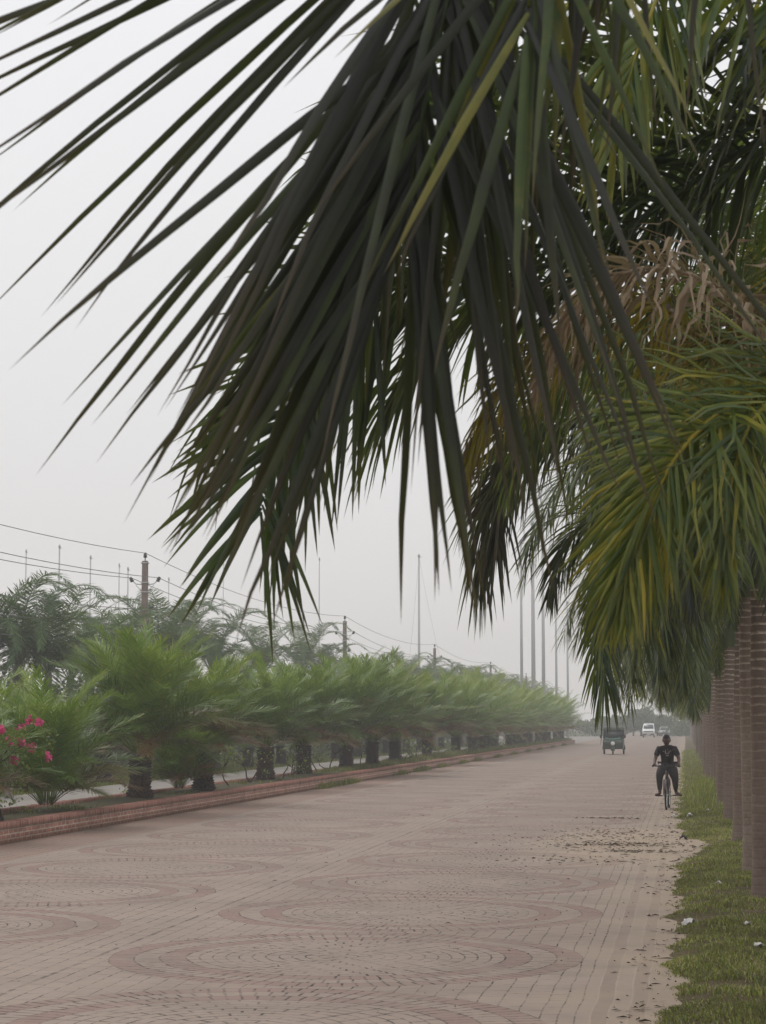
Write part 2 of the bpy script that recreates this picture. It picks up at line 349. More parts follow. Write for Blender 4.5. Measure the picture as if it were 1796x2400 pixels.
# ------------------------------------------------------------------ fronds
def nrm(v): return v/(np.linalg.norm(v, axis=-1, keepdims=True) + 1e-9)
def catmull(pts, n):
    p = np.asarray(pts, float); p = np.vstack([2*p[0]-p[1], p, 2*p[-1]-p[-2]])
    u = np.linspace(0, len(p)-3-1e-6, n); i = u.astype(int); t = (u-i)[:, None]
    a, b, c, d = p[i], p[i+1], p[i+2], p[i+3]
    q = .5*((2*b)+(c-a)*t+(2*a-5*b+4*c-d)*t*t+(3*b-a-3*c+d)*t**3)
    s = np.concatenate(([0], np.cumsum(np.linalg.norm(np.diff(q, axis=0), axis=1))))
    uu = np.linspace(0, s[-1], n); return np.stack([np.interp(uu, s, q[:, k]) for k in range(3)], 1), s[-1]
def frond(mb, pts, n=60, L=.7, W=.035, a0=75, a1=25, droop=.6, planes=35, seg=4, start=.14, side=None, fold=False,
          rng=RNG, var=.5, vs=.12, dead=0, lift=8, prof=None, curl=0.0, rr=.014, rm=None, jit=6, tipfall=1.0, thin=None):
    P, tot = catmull(pts, 60)
    T = nrm(np.gradient(P, axis=0))
    S0 = np.asarray(side, float) if side is not None else np.cross(P[-1]-P[0], (0, 0, 1.))
    S = nrm(S0 - (T@S0)[:, None]*T) if side is not None else nrm(np.cross(np.tile(S0, (60, 1)), T)); 
    if side is None: S = nrm(S0[None] - (T@S0)[:, None]*T)
    Nn = nrm(np.cross(S, T))
    u = np.tile(np.linspace(start, .995, n), 2) + rng.uniform(-.4, .4, 2*n)*(1-start)/n; u = np.clip(u, start, 1)
    sd_ = np.repeat([1., -1.], n)
    k = u*59; i = np.clip(k.astype(int), 0, 58); f = (k-i)[:, None]
    p = P[i]*(1-f)+P[i+1]*f; t = nrm(T[i]*(1-f)+T[i+1]*f); s_ = nrm(S[i]*(1-f)+S[i+1]*f)*sd_[:, None]; nn = nrm(Nn[i]*(1-f)+Nn[i+1]*f)
    v = (u-start)/(1-start)
    ang = np.radians(a0 + (a1-a0)*v**1.2 + rng.normal(0, jit, 2*n))
    pl = np.radians(lift + rng.choice([-1., 0, 1.], 2*n)*planes + rng.normal(0, 5, 2*n))
    d = np.cos(ang)[:, None]*t + np.sin(ang)[:, None]*(np.cos(pl)[:, None]*s_ + np.sin(pl)[:, None]*nn)
    pr = prof or (lambda v: (.55+.45*np.sin(np.clip(v*1.25+.12, 0, 1)*PI*.62+.5))*(1-.55*np.clip(v-.72, 0, 1)/.28))
    ln = L*pr(v)*rng.uniform(.85, 1.1, 2*n)
    dn = np.array((0, 0, -1.))
    q = p.copy(); rows = [q.copy()]; dirs = []
    dr = droop*rng.uniform(.6, 1.4, 2*n)[:, None]
    for j in range(seg):
        tt = (j+.5)/seg
        dd = nrm(d + dr*dn*tt**tipfall*1.2 + curl*rng.normal(0, 1, (2*n, 3))*tt)
        q = q + dd*(ln/seg)[:, None]; rows.append(q.copy()); dirs.append(dd)
    rows = np.stack(rows, 1); dirs = np.stack(dirs + [dirs[-1]], 1)
    tw = rng.uniform(-.6, .6, 2*n)[:, None]
    wd = nrm(np.cross(np.cross(dirs, nrm(nn + tw*s_)[:, None]), dirs) * 0 + np.cross(dirs, nrm(nn + tw*t)[:, None]))
    tj = np.linspace(0, 1, seg+1)
    wp = np.interp(tj, [0, .12, .45, .8, 1], [.45, .85, 1, .55, .0])*W/2
    wl = rng.uniform(.8, 1.15, 2*n)
    if thin:                                   # some leaflets broken off on either side
        kp = rng.random(2*n) < np.where(sd_ > 0, thin[0], thin[1])
        rows, wd, dirs, wl = rows[kp], wd[kp], dirs[kp], wl[kp]
    A = rows + wd*(wp[None, :, None]*wl[:, None, None]); B = rows - wd*(wp[None, :, None]*wl[:, None, None])
    vv = np.clip(var + rng.normal(0, vs, 2*n), 0, 1); de = np.full(2*n, float(dead)) if np.isscalar(dead) else dead(v, rng)
    m_ = 2*n
    if thin: vv, de = vv[kp], de[kp]; m_ = len(vv)
    if fold:
        nw = nrm(np.cross(wd, dirs)); Mid = rows - nw*(wp[None, :, None]*.5)
        allv = np.stack([A, Mid, B], 2); c = 3
    else: allv = np.stack([A, B], 2); c = 2
    col = np.zeros(allv.shape); col[..., 0] = vv[:, None, None]; col[..., 1] = tj[None, :, None]; col[..., 2] = de[:, None, None]
    base = (np.arange(m_)*(seg+1)*c)[:, None, None] + (np.arange(seg)*c)[None, :, None]
    jj = np.arange(c-1)[None, None]
    quad = np.stack([base+jj, base+jj+1, base+jj+c+1, base+jj+c], -1).reshape(-1, 4)
    mb.add(allv.reshape(-1, 3), quad, col.reshape(-1, 3))
    # rachis
    (rm or mb).tube(P[::3 if len(P) > 30 else 1], np.linspace(rr, rr*.22, len(P[::3])), 5, c=(min(1, var+.3), 0, float(dead) if np.isscalar(dead) else .3))
def rotp(pts, az, base=(0, 0, 0), sc=1.0, sw=0.0):
    out = []
    for x, z in pts:
        y = sw*x*x*.12
        out.append((base[0] + sc*(x*math.cos(az)-y*math.sin(az)), base[1] + sc*(x*math.sin(az)+y*math.cos(az)), base[2] + sc*z))
    return out
CURVES = {
 'young': [(0, 0), (.22, .75), (.6, 1.4), (1.15, 1.85), (1.8, 1.9), (2.35, 1.6)],
 'mid':   [(0, 0), (.42, .62), (1.0, 1.0), (1.7, .95), (2.3, .45), (2.62, -.25)],
 'low':   [(0, 0), (.45, .35), (1.05, .42), (1.65, .05), (2.05, -.6), (2.25, -1.3)],
 'up':    [(0, 0), (.35, 1.0), (.85, 1.8), (1.5, 2.3), (2.2, 2.35), (2.8, 2.0)],
 'out':   [(0, 0), (.6, .75), (1.3, 1.25), (2.0, 1.3), (2.6, .95), (3.05, .35)],
 'hang':  [(0, 0), (.4, .12), (.85, -.1), (1.2, -.5), (1.38, -1.0), (1.42, -1.5)]}
def royal_frond_mesh(kind, seed, n=125, seg=5, fold=False, W=.029, L=.74, var=.5, dead=0, mat=None):
    r = np.random.default_rng(seed); mb = MB()
    frond(mb, rotp(CURVES[kind], 0, sw=r.uniform(-1, 1)), n=n, L=L, W=W, a0=72, a1=22, droop=r.uniform(.7, 1.0), planes=38, seg=seg, rng=r, var=var, vs=.16,
          start=.12, fold=fold, rr=.022, dead=dead, lift=4)
    return mb.mesh('royal_frond_'+kind, mat or M['royal_leaf'], col=True)
def crown_mesh(seed, nf=15, n=42, W=.045, L=.7, seg=3, sc=1.0, mat=None, kinds=None, var=.5, droop=.9, planes=32):
    r = np.random.default_rng(seed); mb = MB(); kinds = kinds or ['young', 'mid', 'mid', 'low', 'low', 'hang']
    for i in range(nf):
        k = kinds[int(i/nf*len(kinds))]; az = i*2.399 + r.uniform(-.25, .25)
        frond(mb, rotp(CURVES[k], az, sc=sc*r.uniform(.88, 1.1), sw=r.uniform(-1, 1)), n=n, L=L*sc, W=W, a0=70, a1=25, droop=droop*r.uniform(.7, 1.2), planes=planes, seg=seg, rng=r,
              var=var + r.uniform(-.15, .15), vs=.14, rr=.022*sc, dead=(1.0 if (k == 'hang' and r.random() < .3) else 0))
    return mb.mesh('royal_crown', mat or M['royal_leaf'], col=True)

# ------------------------------------------------------------------ the setting: ground, roads, verge, median
def sheet(name, x0, x1, y0, y1, z, mat, nx=1, ny=1, fz=None, kind='structure'):
    xs = np.linspace(x0, x1, nx+1); ys = np.linspace(y0, y1, ny+1); X_, Y_ = np.meshgrid(xs, ys)
    Z_ = np.full_like(X_, z) if fz is None else fz(X_, Y_)
    i = np.arange(ny)[:, None]*(nx+1) + np.arange(nx)[None]
    mb = MB().add(np.stack([X_, Y_, Z_], -1).reshape(-1, 3), np.stack([i, i+1, i+nx+2, i+nx+1], -1).reshape(-1, 4))
    o = link(bpy.data.objects.new(name, mb.mesh(name, mat, smooth=fz is not None)))
    o['kind'] = kind; return o
Y0, Y1 = -12, 640
sheet('ground', -2500, 2500, -300, 4000, -.06, M['grass_ground'])
sheet('road', -10.96, .9, Y0, Y1, 0, M['road'])
sheet('far_road', -18.3, -12.7, Y0, 206, -.012, M['concrete_road'])
sheet('cross_road', -60, -10.96, 206, 318, -.004, M['concrete_road'])
def edge_x(Y):                                  # where the grass meets the paving
    return -.18 + .07*np.sin(Y*1.7) + .05*np.sin(Y*4.3+1) + .035*np.sin(Y*9.1) + .45*np.exp(-((Y-33.5)/2.6)**2)*(Y > 0)
def verge_z(X_, Y_):
    d = X_ - edge_x(Y_)
    return -.015 + .10*np.clip(d/.5, 0, 1) + .05*np.clip((d-.5)/2, 0, 1) + .018*np.sin(X_*5+Y_*2.2)*np.clip(d, 0, 1) + .012*np.sin(Y_*6.1)*np.clip(d*2, 0, 1)
M['verge'] = ground_mat('verge', (.090, .080, .036), (.165, .120, .078), (.20, .155, .105), 2.0)
def verge_sheet():
    ys = np.concatenate([np.arange(Y0, 70, .15), np.arange(70, Y1, 2.0)]); ds = np.array([-.06, 0, .05, .12, .25, .45, .7, 1.0, 1.4, 1.9, 2.6, 4, 8, 16])
    X_ = edge_x(ys)[:, None] + ds[None]; Y_ = np.repeat(ys[:, None], len(ds), 1); Z_ = verge_z(X_, Y_); Z_[:, 0] = -.03
    nx = len(ds); i = np.arange(len(ys)-1)[:, None]*nx + np.arange(nx-1)[None]
    mb = MB().add(np.stack([X_, Y_, Z_], -1).reshape(-1, 3), np.stack([i, i+1, i+nx+1, i+nx], -1).reshape(-1, 4))
    o = link(bpy.data.objects.new('grass_verge', mb.mesh('grass_verge', M['verge'], smooth=True))); o['kind'] = 'structure'
verge_sheet()
# median earth between its walls
WX, MH = -10.96, .335
def med_z(X_, Y_): return MH - .05 + .03*np.sin(Y_*.9)*np.sin(X_*2+Y_*.3) + .05*np.sin((X_+12.7)/1.6*PI)
sheet('median_earth', -12.66, WX-.22, Y0, 206, MH-.03, M['soil'], 8, 500, med_z)
def wall(name, label, x0, x1, y0, y1):
    t = thing(name, label, 'brick wall', (x0, y0, 0))
    mb = MB(); r = np.random.default_rng(3)
    mb.box((0, 0, -.03), (x1-x0, y1-y0, .238)); o = child('brick_courses', mb.mesh('brick_courses', M['wall']), t)
    mb = MB(); y = 0.0                      # top course: real bricks standing on edge near the camera, longer runs far away
    while y < y1-y0:
        w_ = .078 if y+y0 < 75 else .6
        dz = r.normal(0, .003); dx = r.normal(0, .004)
        if y+y0 > 15 or w_ > .1: mb.box((-.012+dx, y+.004, .241), (x1-x0+.012+dx, y+w_-.004, .352+dz))
        else: w_ = .6; mb.box((-.012, y, .241), (x1-x0+.012, y+w_-.004, .352))
        y += w_
    child('coping', mb.mesh('coping', M['coping']), t); return t
wall('brick_wall', 'low red brick retaining wall with bricks on edge along its top, beside the paved road', WX-.22, WX, Y0, 205.8)
wall('brick_wall', 'low brick edge on the far side of the palm strip facing the pale far road', -12.86, -12.66, Y0, 205.8)

# grass blades
def blades(name, XY, Z, h, wd, rng, lean=.5, mat='grass', var=None, label=None, cat=None):
    n = len(XY); a = rng.uniform(0, 2*PI, n); hh = h*rng.uniform(.45, 1.25, n); ww = wd*rng.uniform(.6, 1.3, n)
    b = np.stack([XY[:, 0], XY[:, 1], Z], 1); dx = np.stack([np.cos(a), np.sin(a), 0*a], 1)
    ld = rng.uniform(0, 2*PI, n); le = rng.uniform(.1, 1, n)*lean; l = np.stack([np.cos(ld)*le, np.sin(ld)*le, 0*ld], 1)
    m_ = b + l*hh[:, None]*.35; m_[:, 2] += hh*.6; t = b + l*hh[:, None]*1.1; t[:, 2] += hh*(1-.35*le)
    v = np.stack([b-dx*ww[:, None]/2, b+dx*ww[:, None]/2, m_+dx*ww[:, None]*.35, m_-dx*ww[:, None]*.35, t], 1)
    k = (np.arange(n)*5)[:, None]; q = k + np.array([[0, 1, 2, 3]]); tr = k + np.array([[3, 2, 4]])
    va = np.clip(rng.normal(.42, .17, n) if var is None else var, 0, 1); de = (rng.random(n) < .28).astype(float)*rng.uniform(.3, 1, n)
    col = np.zeros((n, 5, 3)); col[..., 0] = va[:, None]; col[:, 4, 1] = 1; col[..., 2] = de[:, None]
    mb = MB(); mb.add(v.reshape(-1, 3), q, col.reshape(-1, 3)); mb.f.append(tr)
    o = link(bpy.data.objects.new(name, mb.mesh(name, M[mat], col=True)))
    return tag(o, label, cat, None, 'stuff')
def clump_noise(x, y, s=1.0, ph=0):
    return (np.sin(x*3.1*s+ph)*np.sin(y*2.3*s+1.3+ph) + np.sin(x*7.7*s+y*1.1)*np.sin(y*5.2*s+ph) + .6*np.sin(x*13*s+y*9*s+ph))/2.6
r = np.random.default_rng(11)
n = 240000; Yb = 12 + 40*r.random(n)**1.25; d = r.random(n)**1.2*2.4 - .12
keep = clump_noise(d, Yb) + .6*clump_noise(d, Yb, .3, 7) + r.normal(0, .30, n) > -.12; Yb, d = Yb[keep], d[keep]
Xb = edge_x(Yb) + d + r.normal(0, .035, len(d))
vb = .46 + .38*clump_noise(Xb, Yb, .45, 2) + .22*np.exp(-((Yb-34)/3)**2) + r.normal(0, .27, len(Xb))
keep = (d > .05) | (r.random(len(d)) < .35); Xb, Yb, vb = Xb[keep], Yb[keep], vb[keep]
hb = (.035 + .05*np.clip(clump_noise(Xb, Yb, .8, 5)+.3, 0, 1)) * np.clip((Xb-edge_x(Yb)+.15)/.35, .35, 1)
blades('verge_grass', np.stack([Xb, Yb], 1), verge_z(Xb, Yb)-.006, hb*1.1, .010, r, 1.3, var=vb, label='short patchy green grass growing on the verge under the palm trunks', cat='grass')
n = 26000; Yb = r.uniform(44, 150, n); Xb = edge_x(Yb) + r.random(n)**1.3*2.2 - .05
keep = clump_noise(Xb, Yb, .6, 1) + r.normal(0, .4, n) > -.2; Xb, Yb = Xb[keep], Yb[keep]
hb = .10 + .42*np.exp(-((Yb-55)/9)**2)*np.clip((Xb+.1)/.4, 0, 1)
blades('tall_grass', np.stack([Xb, Yb], 1), verge_z(Xb, Yb)-.01, hb, .017, r, .8, var=np.clip(.6+r.normal(0, .15, len(Xb)), 0, 1), label='taller light green grass on the verge beyond the cyclist', cat='grass')
n = 60000; Yb = 26 + 180*r.random(n)**1.5; Xb = r.uniform(-12.6, -11.2, n)
keep = clump_noise(Xb, Yb, .35, 4) + r.normal(0, .3, n) > np.where(Yb < 66, .75, np.where(Yb < 72, .1, -.3)); Xb, Yb = Xb[keep], Yb[keep]
blades('median_grass', np.stack([Xb, Yb], 1), med_z(Xb, Yb)-.01, .12 + .16*np.clip((Yb-60)/40, 0, 1), .016, r, .9, label='grass growing round the date palm trunks behind the brick wall', cat='grass')
# weeds rooted at the foot of the wall
n = 5200; yc_ = np.array([62, 64.2, 66.5, 79, 84, 86, 92, 101, 108, 120, 131, 143, 155, 170, 185]); ii = r.integers(0, len(yc_), n)
Yb = yc_[ii] + r.normal(0, .55, n)*(1+yc_[ii]/150); Xb = WX + .02 + np.abs(r.normal(0, .10, n))
blades('wall_weeds', np.stack([Xb, Yb], 1), np.zeros(n), .22, .013, r, .7, var=np.clip(.5+r.normal(0, .2, n), 0, 1), label='yellow green weeds sprouting along the foot of the red brick wall', cat='weeds')
n = 60000; Yb = 30 + 180*r.random(n)**1.3; Xb = -18.2 - r.random(n)**1.4*6
blades('roadside_grass', np.stack([Xb, Yb], 1), np.full(n, -.06), .16, .03, r, .9, label='grass strip between the pale far road and the tall palms', cat='grass')

# dry leaves and twigs lying on the paving
def litterbed():
    r = np.random.default_rng(5); mb = MB(); n1, n2, n3 = 1100, 1300, 700
    Ya = 12 + 45*r.random(n1)**1.3; Xa = edge_x(Ya) - np.abs(r.normal(0, .16, n1)) + .02
    kk = clump_noise(Ya*0, Ya, 1.1, 3) + r.normal(0, .35, n1) > .05; Xa, Ya = Xa[kk], Ya[kk]
    Yc = np.concatenate([r.normal(33.7, .38, 330), r.normal(31.9, .22, 150), r.normal(36.3, 1.2, 260), r.normal(29.8, .5, 110), r.normal(43, .15, 110), r.normal(34.5, 2.6, 340)])
    Xc = np.concatenate([-1.0+r.normal(0, .50, 330), -.85+r.normal(0, .4, 150), -1.2+r.normal(0, .6, 260), -1.4+r.normal(0, .7, 110), -1.55+r.normal(0, .35, 110), -1.3+r.normal(0, 1.0, 340)])
    Yd = 14 + 60*r.random(n3); Xd = r.uniform(-6, -.3, n3)
    Xs = np.concatenate([Xa, Xc, Xd]); Ys = np.concatenate([Ya, Yc, Yd]); ok = Xs < edge_x(Ys)+.05; Xs, Ys = Xs[ok], Ys[ok]; n = len(Xs)
    a = r.normal(0, .8, n); l = r.uniform(.010, .050, n); l[r.random(n) < .06] *= 2.5; w_ = r.uniform(.004, .014, n)
    l[-n3:] *= .35; w_[-n3:] *= .8
    dx = np.stack([np.cos(a), np.sin(a), 0*a], 1); dy = np.stack([-np.sin(a), np.cos(a), 0*a], 1)
    z = r.uniform(.004, .012, n); b = np.stack([Xs, Ys, z], 1); up = np.zeros((n, 3)); up[:, 2] = r.uniform(.0, .018, n)
    v = np.stack([b-dx*l[:, None], b-dy*w_[:, None]+up, b+dx*l[:, None], b+dy*w_[:, None]+up*.4], 1).reshape(-1, 3)
    mb.add(v, np.arange(n*4).reshape(-1, 4), np.tile((.5, 0, 0), (n*4, 1)))
    o = link(bpy.data.objects.new('leaf_litter', mb.mesh('leaf_litter', plain('dry_leaves', (.075, .055, .030), .9, 0, .75, 14), col=True)))
    tag(o, 'dry brown leaves and twigs scattered along the right edge of the paving', 'leaf litter', None, 'stuff')
litterbed()
def scrap(vx, vy, size, label, seed, mat='litter', fl=1.0):
    r = np.random.default_rng(seed); c = G(vx*K, vy*K, .1); n = 7; mb = MB()
    xs = np.linspace(-1, 1, n); X_, Y_ = np.meshgrid(xs, xs)
    Z_ = (r.random((n, n))*.5 + .25*np.cos(X_*3))*size*.55*fl
    v = np.stack([X_*size*.5 + r.normal(0, size*.05, (n, n)), Y_*size*.32*(1.2-.5*X_**2) + r.normal(0, size*.04, (n, n)), Z_], -1).reshape(-1, 3)
    i = np.arange(n-1)[:, None]*n + np.arange(n-1)[None]; mb.add(v, np.stack([i, i+1, i+n+1, i+n], -1).reshape(-1, 4))
    o = link(bpy.data.objects.new('plastic_scrap', mb.mesh('plastic_scrap', M[mat]))); o.location = (c.x, c.y, float(verge_z(c.x, c.y))+.02); o.rotation_euler = (0, 0, r.uniform(-.5, .9))
    s = o.modifiers.new('thick', 'SOLIDIFY'); s.thickness = .002
    tag(o, label, 'litter', 'litter on the verge')
scrap(1491, 1981, .16, 'long crumpled white wrapper lying on the grass edge nearest the camera', 1)
scrap(1490, 1758, .12, 'small white plastic ball of litter on the grass just in front of the bicycle wheel', 2, fl=1.6)
scrap(1530, 1752, .12, 'pale scrap of litter on the grass right of the white plastic ball', 3)
scrap(1456, 1754, .13, 'white scrap of litter at the paving edge beside the bicycle wheel', 4)
scrap(1640, 2045, .09, 'small white crumpled paper in the grass at the right edge of the photo', 5)
scrap(1552, 1906, .08, 'tiny white scrap in the grass to the left of the nearest trunks', 6)
scrap(1615, 1998, .07, 'grey white scrap in the grass below the nearest trunk', 8)
M['dark_scrap'] = plain('dark_scrap', (.02, .018, .018), .7, 0, .3, 20)
scrap(1476, 1800, .13, 'small black crumpled scrap standing on the sandy edge of the verge', 7, 'dark_scrap', 1.8)

rr_ = np.random.default_rng
# ------------------------------------------------------------------ the palm row on the right
def trunk_mesh(H, rb, rt, seed, rings=True):
    r = np.random.default_rng(seed); z = np.linspace(0, H, max(12, int(H/.045))); f = z/H
    rad = rb + (rt-rb)*f + .035*np.exp(-f*H/.25) + .010*np.sin(f*PI*1.3)
    if rings: rad = rad + .004*(np.mod(z*10.5, 1) < .25) + r.normal(0, .0012, len(z))
    mb = MB(); z[0] = -.12; mb.lathe(np.stack([rad, z], 1), 22); lx, ly = r.uniform(-.03, .03, 2)
    for v in mb.v: k = (v[:, 2]/H)**2; v[:, 0] += lx*k; v[:, 1] += ly*k
    return mb.mesh('palm_trunk', M['trunk'], smooth=True)
def shaft_mesh(H, rb):
    mb = MB(); z = np.linspace(0, H, 12); f = z/H
    mb.lathe(np.stack([rb*(1.0+.45*np.sin(np.clip(f*2.4, 0, 1)*PI*.5) * (1-f*.75)) * (1-.35*f), z], 1), 18)
    return mb.mesh('crownshaft', M['crownshaft'], smooth=True)
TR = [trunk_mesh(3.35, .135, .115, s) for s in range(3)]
SH = shaft_mesh(.85, .115)
FR = {k: [royal_frond_mesh(k, 10*i+j) for j in range(2)] for i, k in enumerate(CURVES)}
DEADF = royal_frond_mesh('hang', 91, n=70, dead=1.0, var=.4)
YEL = royal_frond_mesh('low', 92, var=.80)
def royal_palm(x, y, label, seed, custom=(), plan=None, H=3.35, z=.1, group='royal palms in the right hand row'):
    t = thing('royal_palm', label, 'palm tree', (x, y, z), 0, group)
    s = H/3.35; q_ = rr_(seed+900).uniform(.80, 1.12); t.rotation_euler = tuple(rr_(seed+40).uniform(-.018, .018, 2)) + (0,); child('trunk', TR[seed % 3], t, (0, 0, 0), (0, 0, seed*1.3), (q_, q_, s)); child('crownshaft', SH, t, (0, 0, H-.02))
    r = np.random.default_rng(seed)
    plan = plan or [('young', 3), ('mid', 5), ('low', 5), ('hang', 3)]
    a = r.uniform(0, 6.28); i = 0
    for k, cnt in plan:
        for q in range(cnt):
            a += 2.399; me = FR[k][i % 2]; i += 1; az = a; sc = r.uniform(.88, 1.08)
            if k == 'hang': az = PI + r.uniform(-.9, .9)          # the old fronds lean out over the open road
            if k == 'low' and abs((a % (2*PI)) - PI) > 1.2: sc *= .72
            if k == 'low' and r.random() < .3: me = YEL
            child('frond', me, t, (0, 0, H+.75-.02*i), (r.uniform(-.08, .08), r.uniform(-.1, .1), az), sc)
    for kw in custom:
        mb = MB(); pts = [np.array(p) - np.array((x, y, z)) for p in kw['pts']]; k2 = {k: v for k, v in kw.items() if k not in ('pts', 'mat', 'label')}
        frond(mb, pts, **k2); o = child('frond', mb.mesh('frond', M[kw.get('mat', 'royal_leaf')], col=True), t)
        if 'label' in kw: o['label'] = kw['label']
    return t
RX = .83
def cr(Y): return (RX, Y, 4.2)               # where the fronds of a palm leave its crownshaft
# palm 1: the huge dark frond that hangs into the top of the picture
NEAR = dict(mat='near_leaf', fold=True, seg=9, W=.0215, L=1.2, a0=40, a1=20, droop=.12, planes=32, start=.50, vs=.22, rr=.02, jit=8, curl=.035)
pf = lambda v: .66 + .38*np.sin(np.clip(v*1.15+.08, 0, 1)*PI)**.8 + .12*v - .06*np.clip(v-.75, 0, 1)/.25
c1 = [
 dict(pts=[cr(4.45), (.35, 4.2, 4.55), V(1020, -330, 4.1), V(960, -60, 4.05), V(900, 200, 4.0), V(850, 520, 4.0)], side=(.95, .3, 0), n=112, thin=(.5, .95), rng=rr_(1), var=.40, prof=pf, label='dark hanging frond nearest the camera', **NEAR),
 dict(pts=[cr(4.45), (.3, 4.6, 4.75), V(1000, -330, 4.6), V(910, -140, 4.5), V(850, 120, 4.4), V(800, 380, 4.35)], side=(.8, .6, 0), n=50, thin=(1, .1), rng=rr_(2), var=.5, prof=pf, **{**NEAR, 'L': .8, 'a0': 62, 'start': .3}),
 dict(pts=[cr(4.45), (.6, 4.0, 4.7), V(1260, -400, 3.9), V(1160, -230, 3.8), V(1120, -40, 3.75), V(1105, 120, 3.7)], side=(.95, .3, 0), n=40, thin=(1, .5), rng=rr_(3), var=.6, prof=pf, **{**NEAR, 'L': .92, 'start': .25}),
]
# palm 2: the sharper fronds behind it
MIDF = dict(fold=True, seg=6, W=.028, L=.80, a0=68, a1=18, droop=.75, planes=30, start=.14, vs=.14, rr=.020, jit=5)
c2 = [
 dict(pts=[cr(8.9), (.35, 8.8, 4.55), V(1150, 500, 8.6), V(950, 560, 8.4), V(740, 760, 8.2), V(600, 980, 8.1), V(568, 1110, 8.05)], side=(.75, .65, 0), n=115, rng=rr_(5), var=.08, prof=lambda v: .85+.15*np.sin(v*PI)-.15*v, **{**MIDF, 'droop': .30, 'a0': 62, 'a1': 30, 'L': .86, 'planes': 24}),
 dict(pts=[cr(8.9), (.3, 8.5, 4.8), V(1150, 250, 8.1), V(960, 310, 7.8), V(790, 520, 7.6), V(700, 760, 7.5)], side=(.5, .85, 0), n=90, rng=rr_(6), var=.08, **MIDF),
 dict(pts=[cr(8.9), (.4, 8.9, 4.9), V(1200, 120, 9.0), V(1000, 180, 9.1), V(800, 420, 9.1), V(740, 640, 9.1), V(720, 800, 9.1)], side=(.3, .95, 0), n=80, rng=rr_(7), var=.2, **MIDF),
 dict(pts=[cr(8.9), (.7, 8.4, 4.9), V(1500, -60, 7.9), V(1400, 60, 7.6), V(1330, 300, 7.5)], side=(.8, .6, 0), n=66, rng=rr_(8), var=.55, **MIDF),
]
c2.append(dict(pts=[cr(8.9), (.45, 8.7, 4.45), V(1250, 560, 8.5), V(1050, 565, 8.4), V(830, 610, 8.3), V(650, 700, 8.25), V(510, 860, 8.2)], side=(.35, .93, 0), n=105, rng=rr_(31), var=.14, prof=lambda v: 1-.3*v, **{**MIDF, 'droop': 1.25, 'L': .84, 'W': .026, 'curl': .06}))
c2.append(dict(pts=[cr(8.9), (.5, 8.9, 4.5), V(1300, 600, 9.0), V(1130, 620, 9.1), V(960, 720, 9.2), V(850, 860, 9.2)], side=(.35, .93, 0), n=90, rng=rr_(32), var=.2, prof=lambda v: 1-.3*v, **{**MIDF, 'droop': 1.25, 'L': .84, 'W': .026, 'curl': .06}))
# old, dying fronds of palm 2: brown over yellowing, and the bright green one in front
c2 += [
 dict(pts=[(RX, 8.9, 4.0), (.8, 8.6, 4.0), V(1650, 700, 8.4), V(1520, 600, 8.2), V(1370, 580, 8.0), V(1250, 660, 7.9), V(1170, 820, 7.9)], side=(.35, .93, 0), n=120, rng=rr_(9), var=.6, mat='dead_leaf', label='dry brown frond',
      **{**MIDF, 'W': .020, 'L': .52, 'droop': 1.3, 'curl': .5, 'planes': 40, 'start': .2, 'seg': 8}),
 dict(pts=[(RX, 8.9, 4.0), (.75, 8.7, 4.0), V(1600, 760, 8.6), V(1400, 650, 8.4), V(1200, 730, 8.3), V(1080, 850, 8.2), V(1020, 980, 8.2)], side=(.4, .9, 0), n=170, rng=rr_(10), var=.97, label='yellowing frond',
      dead=lambda v, r: (r.random(len(v)) < .35)*r.uniform(.3, 1, len(v)), **{**MIDF, 'droop': 1.5, 'L': .58, 'W': .019, 'curl': .2}),
 dict(pts=[(RX, 8.9, 3.9), (.80, 8.5, 3.75), V(1645, 835, 8.0), V(1540, 900, 7.8), V(1450, 1000, 7.7), V(1395, 1130, 7.7), V(1335, 1290, 7.7)], side=(.93, .35, 0), n=135, rng=rr_(11), var=.66, label='bright yellow green frond', vs=.12, **{k_: v_ for k_, v_ in {**MIDF, 'start': .42, 'L': .60, 'W': .0165, 'droop': .55, 'a0': 70, 'a1': 16, 'curl': .18, 'planes': 48, 'jit': 12, 'rr': .026}.items() if k_ != 'vs'}),
 dict(pts=[(RX, 8.9, 3.9), (.84, 8.6, 3.7), V(1670, 860, 7.9), V(1610, 940, 7.8), V(1575, 1080, 7.7), V(1560, 1230, 7.7)], side=(.93, .35, 0), n=120, rng=rr_(12), var=.60, **{**MIDF, 'start': .3, 'L': .54, 'W': .0165, 'droop': .6, 'curl': .18, 'planes': 48, 'jit': 12}),
]
c3 = [
 dict(pts=[cr(13.4), (.6, 13.0, 4.7), V(1480, 700, 12.4), V(1340, 720, 12.1), V(1200, 850, 11.9), V(1130, 1010, 11.8)], side=(.4, .9, 0), n=130, rng=rr_(20), var=.6, **{**MIDF, 'droop': 1.5, 'L': .85, 'W': .026}),
 dict(pts=[cr(13.4), (.7, 12.9, 4.55), V(1600, 900, 11.9), V(1480, 1000, 11.6), V(1400, 1150, 11.5), V(1360, 1300, 11.5)], side=(.93, .35, 0), n=120, rng=rr_(21), var=.6, **{**MIDF, 'start': .3, 'L': .75, 'W': .026, 'droop': .7}),
]
